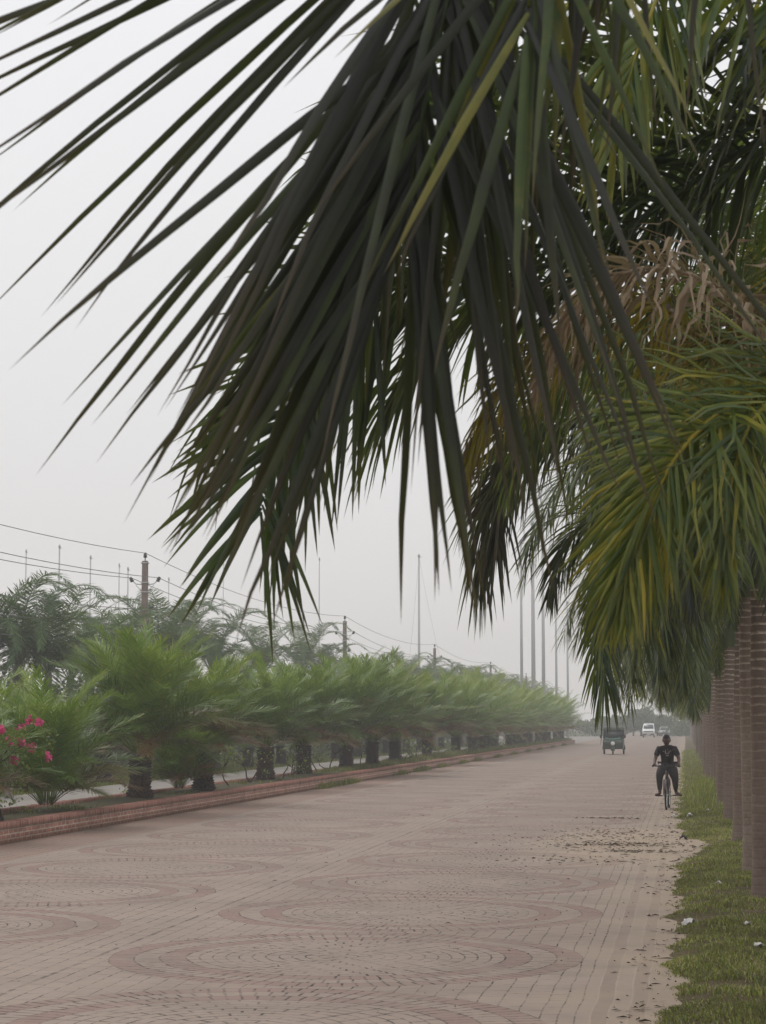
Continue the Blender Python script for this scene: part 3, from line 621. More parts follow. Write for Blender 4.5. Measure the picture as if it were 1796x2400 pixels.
# palm 4: dark bunch hanging over the road, long strands over the auto rickshaw
c4 = [
 dict(pts=[cr(17.85), (.3, 17.7, 4.7), V(1300, 870, 17.2), V(1180, 880, 17.0), V(1085, 980, 16.8), V(1052, 1110, 16.8), V(1045, 1210, 16.8)], side=(.3, .95, 0), n=210, rng=rr_(13), var=.03, prof=lambda v: 1-.3*v, dead=lambda v, r: r.uniform(0, .35, len(v)), **{**MIDF, 'droop': 1.1, 'W': .03, 'planes': 40, 'L': 1.0}),
 dict(pts=[cr(17.85), (.35, 17.5, 4.6), V(1330, 900, 17.0), V(1210, 930, 16.8), V(1110, 1030, 16.6), V(1085, 1130, 16.6), V(1078, 1180, 16.6)], side=(.6, .8, 0), n=150, rng=rr_(33), var=.04, prof=lambda v: 1-.3*v, dead=lambda v, r: r.uniform(0, .35, len(v)), **{**MIDF, 'droop': 1.1, 'W': .03, 'planes': 45, 'L': .85}),
 dict(pts=[cr(17.85), (.5, 17.4, 4.5), V(1420, 1020, 16.5), V(1350, 1080, 16.2), V(1318, 1240, 16.1), V(1308, 1370, 16.1), V(1312, 1480, 16.1)], side=(.8, .6, 0), n=170, rng=rr_(14), var=.36, prof=lambda v: 1-.35*v, **{**MIDF, 'vs': .2, 'droop': .85, 'W': .024, 'L': .74, 'planes': 42, 'curl': .06}),
 dict(pts=[cr(17.85), (.45, 17.9, 4.4), V(1380, 1090, 18.2), V(1290, 1110, 18.3), V(1225, 1180, 18.3), V(1200, 1270, 18.3)], side=(.5, .86, 0), n=100, rng=rr_(15), var=.2, **{**MIDF, 'droop': .9, 'W': .03}),
]
c5 = [dict(pts=[cr(22.3), (.5, 22.1, 4.5), V(1530, 1080, 21.6), V(1500, 1130, 21.4), V(1490, 1220, 21.3), V(1492, 1300, 21.3)], side=(.6, .8, 0), n=100, rng=rr_(16), var=.2, **{**MIDF, 'droop': 1.0})]
UP = [('young', 3), ('mid', 5), ('low', 3), ('hang', 1)]
royal_palm(RX, 4.45, 'palm nearest the camera, only its huge dark blurred hanging fronds in the picture', 1, c1, [('young', 2)])
royal_palm(RX, 8.9, 'second palm from the camera, carrying the dry brown frond and the sharp dark fan', 2, c2, [('young', 3)])
royal_palm(RX, 13.4, 'third palm from the camera, its dark green fronds behind the dry brown frond', 3, c3, [('young', 4), ('mid', 3)])
royal_palm(RX, 17.85, 'palm whose dark bunch of leaves hangs alone against the sky over the road', 4, c4, UP)
nm = ['with the thickest ringed trunk, at the right edge of the photo', 'whose ringed trunk stands second from the right edge', 'whose trunk shows third from the right edge, its base by the brown grass',
      'whose trunk base stands level with the white litter, fourth from the right edge', 'whose trunk shows fifth from the right edge', 'whose trunk shows sixth from the right edge, by the cyclist']
ys = [22.3, 26.8, 33.3, 41.0, 46.0, 52.0]
for i, (y, l) in enumerate(zip(ys, nm)):
    royal_palm(RX + (.0, .03, .03, .02, -.03, 0)[i], y, 'royal palm ' + l, 5+i, c5 if i == 0 else (), [('young', 4), ('mid', 6), ('low', 5), ('hang', 3)], H=3.35 + (.0, .12, .1, 0, .1, -.1)[i])
CRN = [crown_mesh(200+i) for i in range(3)]
def small_palm(name, x, y, z, label, H, crown, seed, group, sc=1.0, tr=1.0, mats=None):
    t = thing(name, label, 'palm tree', (x, y, z), 0, group); t.rotation_euler = tuple(rr_(seed+60).uniform(-.022, .022, 2)) + (0,)
    child('trunk', TR[seed % 3], t, (0, 0, 0), (0, 0, seed), (tr, tr, H/3.35)); child('crownshaft', SH, t, (0, 0, H-.02), (0, 0, 0), (tr, tr, 1))
    child('crown', crown, t, (0, 0, H+.62), (0, 0, seed*1.7), sc); return t
y = 57.0; i = 0
while y < 330:
    far = y > 75
    small_palm('royal_palm', RX + rr_(i).uniform(-.12, .14), y, .1,
               ('distant royal palm far down the right hand row, beyond the cyclist' if far else ['seventh', 'eighth', 'ninth', 'tenth', 'eleventh'][i] + ' royal palm trunk from the right edge, just beyond the cyclist'),
               3.3 + rr_(i).uniform(-.25, .25), CRN[i % 3], i, 'far royal palms in the right hand row' if far else 'royal palms in the right hand row', 1.0)
    y += 6.4 if y < 120 else 9.0; i += 1

# ------------------------------------------------------------------ date palms on the median
def date_curve(r, el, L):
    e = math.radians(el); p = [(0, 0)]; x = z = 0; st = L/6
    for k in range(6):
        x += math.cos(e)*st; z += math.sin(e)*st; e -= math.radians(r.uniform(7, 13)*(1.05 if el < 60 else .95)); p.append((x, z))
    return p
def date_crown(seed, nf=76, n=80, L=2.15, span=54):
    r = np.random.default_rng(seed); mb = MB()
    for i in range(nf):
        f = i/nf; el = 90 - (span+6)*f**1.35 + r.uniform(-8, 8); az = i*2.399 + r.uniform(-.2, .2)
        dd = 1.0 if (f > .84 and r.random() < .6) else (.5 if f > .68 and r.random() < .45 else 0)
        frond(mb, rotp(date_curve(r, el, L*r.uniform(.82, 1.12)*(1.10-.36*f)), az, base=(.10*math.cos(az), .10*math.sin(az), .12*(1-f)), sw=r.uniform(-1, 1)), n=n, L=.40, W=.019, a0=55, a1=22, droop=.12, planes=24, seg=2,
              rng=r, var=.74-.45*f + r.uniform(-.16, .16), vs=.13, start=.24, rr=.009, dead=dd, lift=10,
              prof=lambda v: .45+.55*np.sin(np.clip(v*.9+.1, 0, 1)*PI*.8+.2))
    return mb.mesh('date_palm_crown', M['date_leaf'], col=True)
def date_trunk(seed, H=.95, r0=.24):
    r = np.random.default_rng(seed); mb = MB(); z = np.linspace(-.08, H, 16)
    f_ = np.clip(z/H, 0, 1); prof_ = 1.12 - .9*f_ + .85*f_**2*1.0 + .05*np.sin(z*11 + seed); rad = r0*prof_
    mb.lathe(np.stack([rad*.9, z], 1), 14)
    rows = int(H/.065)
    for k in range(rows):                      # cut leaf bases
        for j in range(13):
            a = (j + .5*(k % 2))/13*2*PI + r.normal(0, .05); zz = k*.065 + r.normal(0, .008); R = r0*.86; c, s = math.cos(a), math.sin(a); R *= float(np.interp(zz, z, prof_))
            o = R + r.uniform(.05, .095); h = .055; w_ = .055
            pts = [(R*c - w_*s, R*s + w_*c, zz), (R*c + w_*s, R*s - w_*c, zz), (o*c + .02*s, o*s - .02*c, zz+.07), (o*c - .02*s, o*s + .02*c, zz+.07), (R*c, R*s, zz+h+.05)]
            mb.add(pts, [(0, 1, 2, 3), (3, 2, 4), (0, 3, 4), (1, 4, 2)])
    return mb.mesh('date_palm_trunk', M['date_trunk'])
DC = [date_crown(300+i) for i in range(4)]
DC0 = date_crown(340, nf=62, n=84, L=2.2, span=50)
DCF = [date_crown(320+i, nf=56, n=52) for i in range(3)]
DT = [date_trunk(i) for i in range(2)]
def date_palm(x, y, label, seed, H, sc, crown, group):
    t = thing('date_palm', label, 'date palm', (x, y, MH-.02), 0, group)
    if H > .12: child('trunk', DT[seed % 2], t, (0, 0, 0), (0, 0, seed), (1.0, 1.0, H/.95))
    child('crown', crown, t, (0, 0, H), (0, 0, seed*2.1), sc); return t
dp = [(109, 1898, .10, .98, 'bushy date palm without a visible trunk, nearest the left edge beside the pink flowers'),
      (328, 1871, .95, 1.18, 'tall date palm with a thick dark trunk, below the nearest utility pole'),
      (420, 1856, .10, .72, 'small low date palm between the two thick dark trunks'),
      (489, 1851, .95, .98, 'date palm with a thick dark trunk right of the small low date palm'),
      (620, 1826, .95, 1.0, 'date palm with yellow green top, fourth thick dark trunk from the left'),
      (712, 1815, .95, 1.15, 'date palm, fifth thick dark trunk from the left'),
      (801, 1801, .85, 1.3, 'date palm with grass tufts at its foot, sixth dark trunk from the left'),
      (873, 1796, .95, 1.35, 'date palm below the second utility pole, seventh dark trunk from the left'),
      (926, 1787, .9, 1.3, 'date palm, eighth dark trunk from the left'), (982, 1776, .9, 1.35, 'date palm below the tall lone mast, ninth dark trunk from the left'),
      (1017, 1767, .9, 1.35, 'date palm below the third utility pole, tenth dark trunk from the left')]
for i, (px, py, H, sc, lab) in enumerate(dp):
    p = G(px, py, MH); date_palm(min(-11.75, max(-12.2, p.x)), p.y, lab, i, H, sc*1.06, DC0 if i in (0, 2) else DC[i % 4], 'date palms on the median')
y = G(1017, 1767, MH).y + 6; i = 0
DATE_Y = []
while y < 205:
    DATE_Y.append(y)
    date_palm(-12.0 + rr_(i).uniform(-.25, .25), y, 'hazy date palm far along the median behind the brick wall', i, .9, 1.08*1.36*rr_(i+50).uniform(.85, 1.15), DCF[i % 3], 'far date palms on the median')
    y += 5.6; i += 1
# two more of the row that stand left of the frame
for yy in (33.0, 27.5): date_palm(-12.0, yy, 'date palm of the median row just outside the left edge', int(yy), .4, .9, DCF[0], 'date palms outside the left edge')
# date palms seen over the row: a second line on the other side of the far road
for k, yy in enumerate(np.arange(46, 205, 7.3)):
    t = thing('date_palm', 'low date palm across the pale far road, half hidden behind the median row', 'date palm', (-19.3 + rr_(k).uniform(-.3, .3), yy, -.06), 0, 'date palms across the far road')
    child('trunk', DT[k % 2], t, (0, 0, 0), (0, 0, k)); child('crown', DCF[k % 3], t, (0, 0, .9), (0, 0, k*1.9), 1.05*rr_(k).uniform(.8, 1.15))

# shrubs: twisted stems with sparse leaves, pink flowers on the first
def shrub(x, y, z, label, seed, H=1.1, nst=2, leaves=80, spread=.35, pink=(), name='shrub', cat='shrub', group=None, lsz=.035, arch=0):
    r = np.random.default_rng(seed); t = thing(name, label, cat, (x, y, z), 0, group); mb = MB(); tips = []
    def branch(p, d, L, rad, depth):
        pts = [p.copy()]
        for k in range(5):
            d = nrm(d + r.normal(0, .38, 3) + np.array((0, 0, .1 if depth < 2 else -arch))); p = p + d*L/5; pts.append(p.copy())
            if depth > 0: tips.append((p.copy(), d.copy()))
        mb.tube(pts, np.linspace(rad, rad*.5, 6), 5)
        if depth < 3:
            for _ in range(2 if depth else 3): branch(p, nrm(d + r.normal(0, .7, 3)*np.array((1, 1, .6))), L*.62, rad*.5, depth+1)
    for _ in range(nst):
        branch(np.array((r.normal(0, .08), r.normal(0, .08), -.03)), nrm(np.array((r.normal(0, spread), r.normal(0, spread), 1.))), H*.55, .026, 0)
    child('stems', mb.mesh('stems', M['stem']), t)
    def leafset(nl, sz, k=None):
        m2 = MB()
        for _ in range(nl):
            p, d = tips[r.integers(len(tips))] if k is None else k[r.integers(len(k))]
            c = p + r.normal(0, .07 if k is None else .036, 3); a = nrm(r.normal(0, 1, 3)); b = nrm(np.cross(a, r.normal(0, 1, 3))); s = sz*r.uniform(.6, 1.3)
            vv = np.clip(r.normal(.62, .18), 0, 1)
            m2.add([c-a*s, c+b*s*.55, c+a*s, c-b*s*.55], np.array([[0, 1, 2, 3]]), np.tile((vv, 0, 0), (4, 1)))
        return m2
    if leaves: child('leaves', leafset(leaves, lsz).mesh('leaves', M['shrub_leaf'], col=True), t)
    if pink:
        for q_, nn_ in pink: child('flower_cluster', leafset(nn_, .044, [(np.array(q_) - np.array((x, y, z)), None)]).mesh('flower_cluster', M['bract']), t)
    return t
p = G(-10, 1925, MH)
shrub(-11.35, p.y, MH, 'bougainvillea with pink flowers and light green leaves at the left edge', 21, 1.95, 4, 1300, .35, [(XL(a_, b_, -10.95 - c_*.03), int(n_*1.5)) for c_, (a_, b_, n_) in enumerate([(62, 1558, 16), (84, 1560, 22), (2, 1577, 30), (66, 1614, 60), (44, 1604, 22), (32, 1644, 44), (105, 1634, 26), (18, 1600, 16), (48, 1568, 14), (-14, 1620, 50)])], 'flowering_shrub', 'shrub', lsz=.036, arch=.1)
shx = [(240, 1712, 'leaning twisted shrub stem left of the tall date palm'), (268, 1560, None), (496, 1697, 'thin shrub stem right of the second thick dark trunk'), (540, 1690, 'twisted shrub stem left of the fourth dark trunk'),
       (600, 1682, 'forked shrub stem right of the fourth dark trunk'), (633, 1674, 'slender pair of shrub stems left of the fifth dark trunk'), (688, 1666, 'crooked shrub stem right of the fifth dark trunk'),
       (717, 1662, 'shrub stem left of the sixth dark trunk'), (765, 1654, 'thin shrub stem left of the seventh dark trunk'), (838, 1642, 'pair of thin shrub stems right of the seventh dark trunk'), (872, 1636, 'thin shrub stem left of the eighth dark trunk')]
for i, (vx, vy, lab) in enumerate(shx):
    if not lab: continue
    p = G(vx*K, vy*K, MH); shrub(max(-12.4, min(-11.4, p.x)), p.y, MH-.02, lab, 40+i, 1.15, 1 + i % 2, 170 if i < 2 else 90, .25, (), 'shrub', 'shrub', 'shrubs between the date palms', lsz=.04)
for k in range(20):
    shrub(-11.7 + rr_(k).uniform(-.3, .3), 84 + k*5.7, MH-.02, 'hazy thin shrub between the far date palms of the median', 70+k, 1.0, 2, 60, .25, (), 'shrub', 'shrub', 'far shrubs on the median', lsz=.05)

# ------------------------------------------------------------------ tall palms and hedge beyond the far road
BC = [crown_mesh(400+i, nf=17, n=80, W=.036, L=.56, seg=3, sc=1.2, kinds=['up', 'up', 'up', 'out', 'out', 'out', 'mid', 'low'], var=.42, droop=.28, planes=9, mat=M['tall_leaf']) for i in range(3)]
big = [(-20, 1230, 24.5, 7.6), (40, 1225, 23.5, 8.0), (105, 1255, 22.5, 6.9), (150, 1300, 26, 6.6), (225, 1290, 23, 7.0), (262, 1300, 25, 7.0), (345, 1265, 23.0, 8.0), (395, 1275, 24, 7.9), (455, 1300, 23, 7.7),
       (570, 1325, 23.4, 8.2), (520, 1375, 26, 6.8), (655, 1335, 24, 8.3), (700, 1372, 23, 7.4), (775, 1402, 23, 7.2), (868, 1400, 23, 8.0), (800, 1415, 26, 7.4), (948, 1428, 23, 7.4), (1000, 1445, 23, 7.4), (1060, 1458, 22, 7.2)]
for i, (vx, vy, lat, Ht) in enumerate(big):
    p = XL(vx, vy, -lat); yy = p[1]; top = p[2]; H = max(2.4, top - 4.0)
    lab = ['feathery tall palm at the left edge of the photo', 'tall dark palm just inside the left edge', 'tall palm with a frond pointing up right near the left edge', 'palm filling the gap right of the left edge palms',
           'palm with drooping silver green fronds left of the nearest utility pole', 'palm close behind the nearest utility pole on its left', 'leafy tall palm right behind the nearest utility pole', 'tall palm a little right of the nearest utility pole',
           'palm between the nearest utility pole and the hanging leaf fan', 'tall palm below the tips of the hanging leaf fan', 'low palm left of the palm below the leaf fan', 'tall palm beside the thin mast left of the second utility pole',
           'low palm just left of the second utility pole', 'palm just right of the second utility pole', 'palm with an upright pointed crown left of the tall lone mast', 'half hidden palm between the second utility pole and the lone mast',
           'palm beside the third utility pole', 'palm right of the third utility pole', 'palm below the fourth utility pole'][i]
    small_palm('tall_palm', p[0], yy, -.06, lab, H, BC[i % 3], i, 'tall palms beyond the far road', 1.0, 1.25)
for k in range(24):                                       # the row goes on into the haze
    yy = 172 + k*6.5
    small_palm('tall_palm', -22 + rr_(k).uniform(-3, 1.5), yy, -.06, 'hazy palm in the far row beyond the third utility pole', 3.7 + rr_(k).uniform(-.4, .7), BC[k % 3], k, 'hazy palms beyond the far road', .95, 1.2)
def leaf_mass(centers, per, size, rng, var=.5, mat='wood_leaf', name='leaf_mass'):
    cs = np.repeat(centers[:, :3], per, 0); rad = np.repeat(centers[:, 3:6], per, 0); n = len(cs)
    d = nrm(rng.normal(0, 1, (n, 3))); c = cs + d*rad*(rng.random((n, 1))**.35)
    a = nrm(rng.normal(0, 1, (n, 3)) + d*.3); b = nrm(np.cross(a, rng.normal(0, 1, (n, 3)))); s = size*rng.uniform(.5, 1.3, (n, 1))
    v = np.stack([c-a*s, c+b*s*.5, c+a*s, c-b*s*.5], 1).reshape(-1, 3); va = np.repeat(np.clip(var + rng.normal(0, .18, n), 0, 1), 4)
    mb = MB(); mb.add(v, np.arange(4*n).reshape(-1, 4), np.stack([va, 0*va, 0*va], 1)); return mb.mesh(name, M[mat], col=True)
r = rr_(77); n = 210; yy = 42 + 170*np.linspace(0, 1, n); cs = np.stack([-21.6 - r.uniform(0, 5, n), yy, r.uniform(.6, 3.4, n), r.uniform(1.0, 1.8, n), r.uniform(1.2, 2, n), r.uniform(.8, 1.7, n)], 1)
o = link(bpy.data.objects.new('undergrowth', leaf_mass(cs, 520, .11, r, .42, name='undergrowth'))); tag(o, 'dark green undergrowth filling the strip beneath the tall palms', 'undergrowth', None, 'stuff')
r = rr_(79); n = 60; yy = r.uniform(60, 330, n); cs = np.stack([r.uniform(2.6, 6, n), yy, r.uniform(.3, 1.3, n), r.uniform(.7, 1.4, n), r.uniform(1.2, 2.4, n), r.uniform(.5, 1.1, n)], 1)
o = link(bpy.data.objects.new('hedge_growth', leaf_mass(cs, 260, .13, r, .5, name='hedge_growth'))); tag(o, 'green bushes behind the right hand row of trunks in the distance', 'bushes', None, 'stuff')
# far broad trees closing the road
TCR = []
for s in range(3):
    r = rr_(500+s); n = 46; d = nrm(r.normal(0, 1, (n, 3))); c = d*np.array((2.6, 2.6, 1.7))*(r.random((n, 1))**.4)
    TCR.append(leaf_mass(np.concatenate([c, r.uniform(.5, 1.0, (n, 3))], 1), 150, .22, r, .5, name='tree_crown'))
mbt = MB(); mbt.tube([(0, 0, -.1), (.05, 0, 1.2), (0, .1, 2.6)], [.22, .17, .1], 8)
for a in range(4): mbt.tube([(0, 0, 1.5), (.7*math.cos(a*1.6), .7*math.sin(a*1.6), 2.3), (1.4*math.cos(a*1.6), 1.4*math.sin(a*1.6), 2.9)], [.09, .06, .03], 6)
TTR = mbt.mesh('tree_trunk', M['stem'])
ft = [(1385, 1548), (1368, 1556), (1404, 1557), (1350, 1562), (1420, 1566), (1335, 1566), (1318, 1566), (1436, 1570), (1300, 1564)]
for i, (vx, vy) in enumerate(ft):
    X_, yy, zt = V(vx, vy, 326 + 6*(i % 3)); s = max(.7, (zt+1.0)/5.0)*(1.12 if i == 0 else .95)
    t = thing('tree', ['highest rounded tree in the haze at the far end of the road', 'hazy tree left of the highest one at the far end of the road', 'hazy tree right of the highest one, behind the white van', 'low hazy tree right of the auto rickshaw'][i] if i < 4 else 'low hazy tree at the far end of the road', 'tree', (X_, yy, -.06), i, 'hazy trees at the end of the road')
    child('trunk', TTR, t, scale=s); child('crown', TCR[i % 3], t, (0, 0, 3.1*s), (0, 0, i), s)
r = rr_(81); n = 70; cs = np.stack([r.uniform(-70, 6, n), r.uniform(322, 345, n), r.uniform(.5, 1.8, n), r.uniform(1.5, 3.5, n), r.uniform(1, 2, n), r.uniform(.8, 1.6, n)], 1)
o = link(bpy.data.objects.new('far_thicket', leaf_mass(cs, 200, .28, r, .5, name='far_thicket'))); tag(o, 'hazy low thicket closing the view beyond the end of the road', 'thicket', None, 'stuff')

# ------------------------------------------------------------------ utility poles, wires, masts
PX, PT = -22.5, 8.85
py_ = [84 - 49.5, 84.0, 133.2, 182.4, 231.6, 281]
for i, (vx, vy) in enumerate([(None, None), (314, 1203), (745, 1345), (939, 1400), (1060, 1440)]):
    if vx: q = XL(vx, vy, PX); py_[i] = q[1]
py_[0] = 2*py_[1] - py_[2]; py_[5] = 2*py_[4]-py_[3]
def utility_pole(y, label):
    t = thing('utility_pole', label, 'utility pole', (PX, y, -.06), 0, 'utility poles beyond the far road')
    mb = MB(); mb.box((-.16, -.13, 0), (.16, .13, PT), taper=.74); o = child('pole', mb.mesh('pole', M['concrete']), t); bevel(o, .025)
    mb = MB()
    for z in (PT-.12, PT-.95, PT-1.35, PT-2.1, PT-3.0): mb.box((-.15, -.125, z), (.15, .125, z+.05))
    child('clamp', mb.mesh('clamp', M['steel']), t)
    def ins(x, z, tilt=0):
        m3 = Matrix.Translation((x, 0, z)) @ Matrix.Rotation(tilt, 4, 'Y'); m_ = MB(); m_.lathe([(0, 0), (.05, .0), (.10, .04), (.06, .07), (.09, .12), (.05, .15), (.07, .2), (.0, .23)], 12, m3); child('insulator', m_.mesh('insulator', M['insulator'], True), t)
    mb = MB(); mb.tube([(0, 0, PT), (0, 0, PT+.14)], .03, 8); child('top_pin', mb.mesh('top_pin', M['steel']), t); ins(0, PT+.13)
    for s in (-1, 1):
        mb = MB(); mb.tube([(s*.1, 0, PT-1.0), (s*.38, 0, PT-.98), (s*.52, 0, PT-.86)], .022, 6); mb.tube([(s*.1, 0, PT-1.3), (s*.4, 0, PT-1.02)], .015, 6)
        child('bracket', mb.mesh('bracket', M['steel']), t); ins(s*.54, PT-.88, s*.5)
    for z in (PT-2.05, PT-2.7): ins(.2, z, .9)
pl = ['utility pole outside the left edge that starts the wires', 'nearest concrete utility pole, with three dark insulators, above the tall date palm', 'second concrete utility pole, left of the tall lone mast', 'third utility pole, just right of the tall lone mast', 'fourth and smallest utility pole in the haze', 'faint utility pole hidden in the haze past the fourth one']
for y_, l in zip(py_, pl): utility_pole(y_, l)
att = [(0, PT+.33, 'top'), (-.58, PT-.72, 'left arm'), (.58, PT-.72, 'right arm'), (.30, PT-2.05, 'upper side'), (.30, PT-2.7, 'lower side'), (-.2, PT-3.3, 'lowest')]
spn = ['coming in from the left edge to the nearest pole', 'between the nearest and the second pole', 'between the second and the third pole', 'between the third and the fourth pole', 'beyond the fourth pole']
for i in range(5):
    for dx, z, nm_ in att:
        k = np.linspace(0, 1, 15); sag = .62
        pts = np.stack([np.full(15, PX+dx), py_[i] + (py_[i+1]-py_[i])*k, z - .06 - sag*4*k*(1-k)], 1)
        o = link(bpy.data.objects.new('power_line', MB().tube(pts, .014, 5).mesh('power_line', M['wire']))); tag(o, '%s power line %s' % (nm_, spn[i]), 'power line', 'power lines')
masts = [(a_, b_, c_, d_*.62) for a_, b_, c_, d_ in [(57, 1190, 235, .13), (80, 1235, 260, .12), (129, 1180, 215, .16), (196, 1203, 225, .15), (258, 1220, 235, .12), (277, 1228, 225, .14), (365, 1250, 245, .12), (483, 1218, 255, .09), (690, 1207, 255, .12),
         (905, 1200, 245, .20), (1125, 1170, 215, .20), (1150, 1130, 215, .27), (1172, 1180, 220, .24), (1200, 1240, 270, .2), (1225, 1300, 290, .2)]]
ml = ['slim grey mast nearest the left edge', 'shortest grey mast, right of the leftmost one', 'tall grey mast with a cap, third from the left edge', 'grey mast, fourth from the left edge', 'thinner of the two masts left of the nearest utility pole', 'mast closest to the left side of the nearest utility pole',
      'small faint mast right of the nearest utility pole', 'faint mast behind the tips of the hanging leaf fan', 'thin mast left of the second utility pole', 'tall lone grey mast standing clear in the middle of the sky', 'left one of the close set tall masts under the palm leaves',
      'middle one of the close set tall masts under the palm leaves', 'right one of the close set tall masts under the palm leaves', 'faint mast half hidden by leaves, right of the close set ones', 'faintest mast, behind the leaves nearest the auto rickshaw']
mtop = []
for (vx, vy, yy, rad), lab in zip(masts, ml):
    X_, yy, zt = V(vx, vy, yy); t = thing('mast', lab, 'mast', (X_, yy, -.06), 0, 'tall masts behind the palms'); mtop.append((X_, yy, zt))
    child('pole', MB().tube([(0, 0, 0), (0, 0, zt*.5), (0, 0, zt)], [rad*1.5, rad*1.2, rad*.85], 12).mesh('pole', M['steel'], True), t)
    mb = MB(); mb.lathe([(0, 0), (rad*1.3, 0), (rad*1.3, .22), (rad*.6, .35), (0, .4)], 12); mb.tube([(0, 0, -.1), (rad*3.2, 0, .02)], rad*.3, 6)
    child('cap', mb.mesh('cap', M['steel']), t, (0, 0, zt-.1))
a = mtop[9]
for q, lab in ((V(1000, 1450, 262), 'stay wire running down right from the lone mast'), (V(862, 1420, 258), 'stay wire running down left from the lone mast')):
    k = np.linspace(0, 1, 14)[:, None]; pts = np.array(a)*(1-k) + np.array((q[0], q[1], 3.0))*k; pts[:, 2] -= 3.2*4*(k*(1-k))[:, 0]
    o = link(bpy.data.objects.new('stay_wire', MB().tube(pts, .010, 4).mesh('stay_wire', M['wire']))); tag(o, lab, 'stay wire', 'stay wires of the lone mast')
# small pale posts across the far road
for k, (vx, vy) in enumerate([(18, 1728), (247, 1668), (672, 1640), (300, 1665)]):
    p = G(vx*K, vy*K, -.06); t = MB(); t.box((-.09, -.09, 0), (.09, .09, 1.1), taper=.85)
    o = link(bpy.data.objects.new('concrete_post', t.mesh('concrete_post', M['concrete_road']))); o.location = p; bevel(o, .02)
    tag(o, ['pale post at the left edge behind the flowering shrub', 'pale post behind the leaning shrub stem', 'pale post behind the date palm trunks in the middle', 'pale post behind the tall date palm trunk'][k], 'post', 'pale posts across the far road')

# ------------------------------------------------------------------ vehicles
M['glass'] = plain('dark_glass', (.03, .035, .04), .12, 0, .1, 3)
M['white_paint'] = plain('white_paint', (.74, .74, .73), .35, 0, .05, 3)
M['silver_paint'] = plain('silver_paint', (.42, .43, .44), .35, .3, .05, 3)
M['lamp'] = plain('lamp_glass', (.75, .75, .72), .15, 0, .05, 3)
M['green_paint'] = plain('green_paint', (.038, .055, .042), .5, 0, .25, 8)
M['canvas'] = plain('canvas', (.030, .036, .030), .85, 0, .3, 12)
M['teal'] = plain('teal_trim', (.12, .30, .25), .6, 0, .2, 12)
M['chrome'] = plain('chrome', (.55, .55, .54), .25, .9, .1, 10)
def wheel(parent, x, y, R, w_, rim=.62, rimmat='chrome'):
    rot = Matrix.Translation((0, 0, 0)) @ Matrix.Rotation(PI/2, 4, 'Y')
    t = bpy.data.objects.new('wheel', torus(R-w_*.45, w_*.45, 28, 10, rot).mesh('wheel', M['black'], True)); link(t, parent); t.location = (x, y, R)
    mb = MB(); mb.lathe([(0, -w_*.32), (R*rim, -w_*.36), (R*rim+.01, 0), (R*rim, w_*.36), (0, w_*.32)], 20, rot); child('rim', mb.mesh('rim', M[rimmat]), t); return t
def plate(name, mat, parent, pts, thick=.012):                # flat panel through 4+ points, thickened
    mb = MB(); mb.add(pts, [tuple(range(len(pts)))]); o = child(name, mb.mesh(name, M[mat]), parent)
    s = o.modifiers.new('thick', 'SOLIDIFY'); s.thickness = thick; s.offset = 0; return o
# green auto rickshaw facing the camera (front towards -y)
p = G(1324*K, 1630*K, 0)
t = thing('auto_rickshaw', 'green three wheeled auto rickshaw driving towards the camera behind the hanging leaf tips', 'auto rickshaw', (p.x, p.y+1.2, 0), .0)
mb = MB(); mb.prism([(-1.18, .55), (-1.25, .80), (-1.02, 1.02), (-.95, 1.04), (-.90, .42), (1.15, .36), (1.28, .55), (1.25, 1.12), (1.0, 1.12), (1.0, .95), (-.5, .95), (-.62, .36), (-1.0, .34)], -.66, .66,
                    lambda y, z: 1.0 if y > -.6 else (.80 if z > .9 else .93)); bevel(child('body', mb.mesh('body', M['green_paint']), t), .05, 3)
mb = MB(); mb.prism([(-.95, 1.55), (-.80, 1.70), (.6, 1.76), (1.22, 1.66), (1.30, 1.1), (1.18, 1.1), (1.12, 1.55), (-.9, 1.50)], -.64, .64, lambda y, z: .86 if z > 1.68 else 1.0)
bevel(child('canopy', mb.mesh('canopy', M['canvas']), t), .05, 3)
f = child('windscreen_frame', (lambda m_: m_.mesh('windscreen_frame', M['green_paint']))(MB().tube([(-.58, -1.0, 1.0), (-.58, -.9, 1.56)], .03, 8).tube([(.58, -1.0, 1.0), (.58, -.9, 1.56)], .03, 8).tube([(-.58, -.9, 1.55), (.58, -.9, 1.55)], .03, 8).tube([(-.6, -1.0, 1.0), (.6, -1.0, 1.0)], .035, 8)), t)
plate('windscreen', 'glass', t, [(-.55, -.99, 1.04), (.55, -.99, 1.04), (.55, -.90, 1.52), (-.55, -.90, 1.52)])
mb = MB(); mb.tube([(-.48, -1.06, 1.05), (-.25, -1.09, 1.0), (0, -1.1, .97), (.25, -1.09, 1.0), (.48, -1.06, 1.05)], .035, 8); child('dash_trim', mb.mesh('dash_trim', M['teal']), t)
mb = MB(); mb.lathe([(0, -.05), (.10, -.04), (.13, 0), (.12, .08), (0, .1)], 18, Matrix.Translation((0, -1.27, .70)) @ Matrix.Rotation(PI/2, 4, 'X') @ Matrix.Rotation(PI, 4, 'Y')); mb.v = mb.v
child('headlight', mb.mesh('headlight', M['lamp'], True), t)
mb = MB(); a_ = np.linspace(.25, 2.6, 9); arc = [(-1.0 - .30*math.cos(q), .24 + .32*math.sin(q)) for q in a_]
mb.prism(arc + [(y_*.94-.06, z_-.05) for y_, z_ in arc[::-1]], -.13, .13); child('front_mudguard', mb.mesh('front_mudguard', M['green_paint']), t)
mb = MB(); mb.tube([(-.09, -1.0, .23), (-.09, -.95, .6)], .025, 6).tube([(.09, -1.0, .23), (.09, -.95, .6)], .025, 6); child('fork', mb.mesh('fork', M['chrome']), t)
wheel(t, 0, -1.0, .23, .11); wheel(t, -.62, .85, .24, .13); wheel(t, .62, .85, .24, .13)
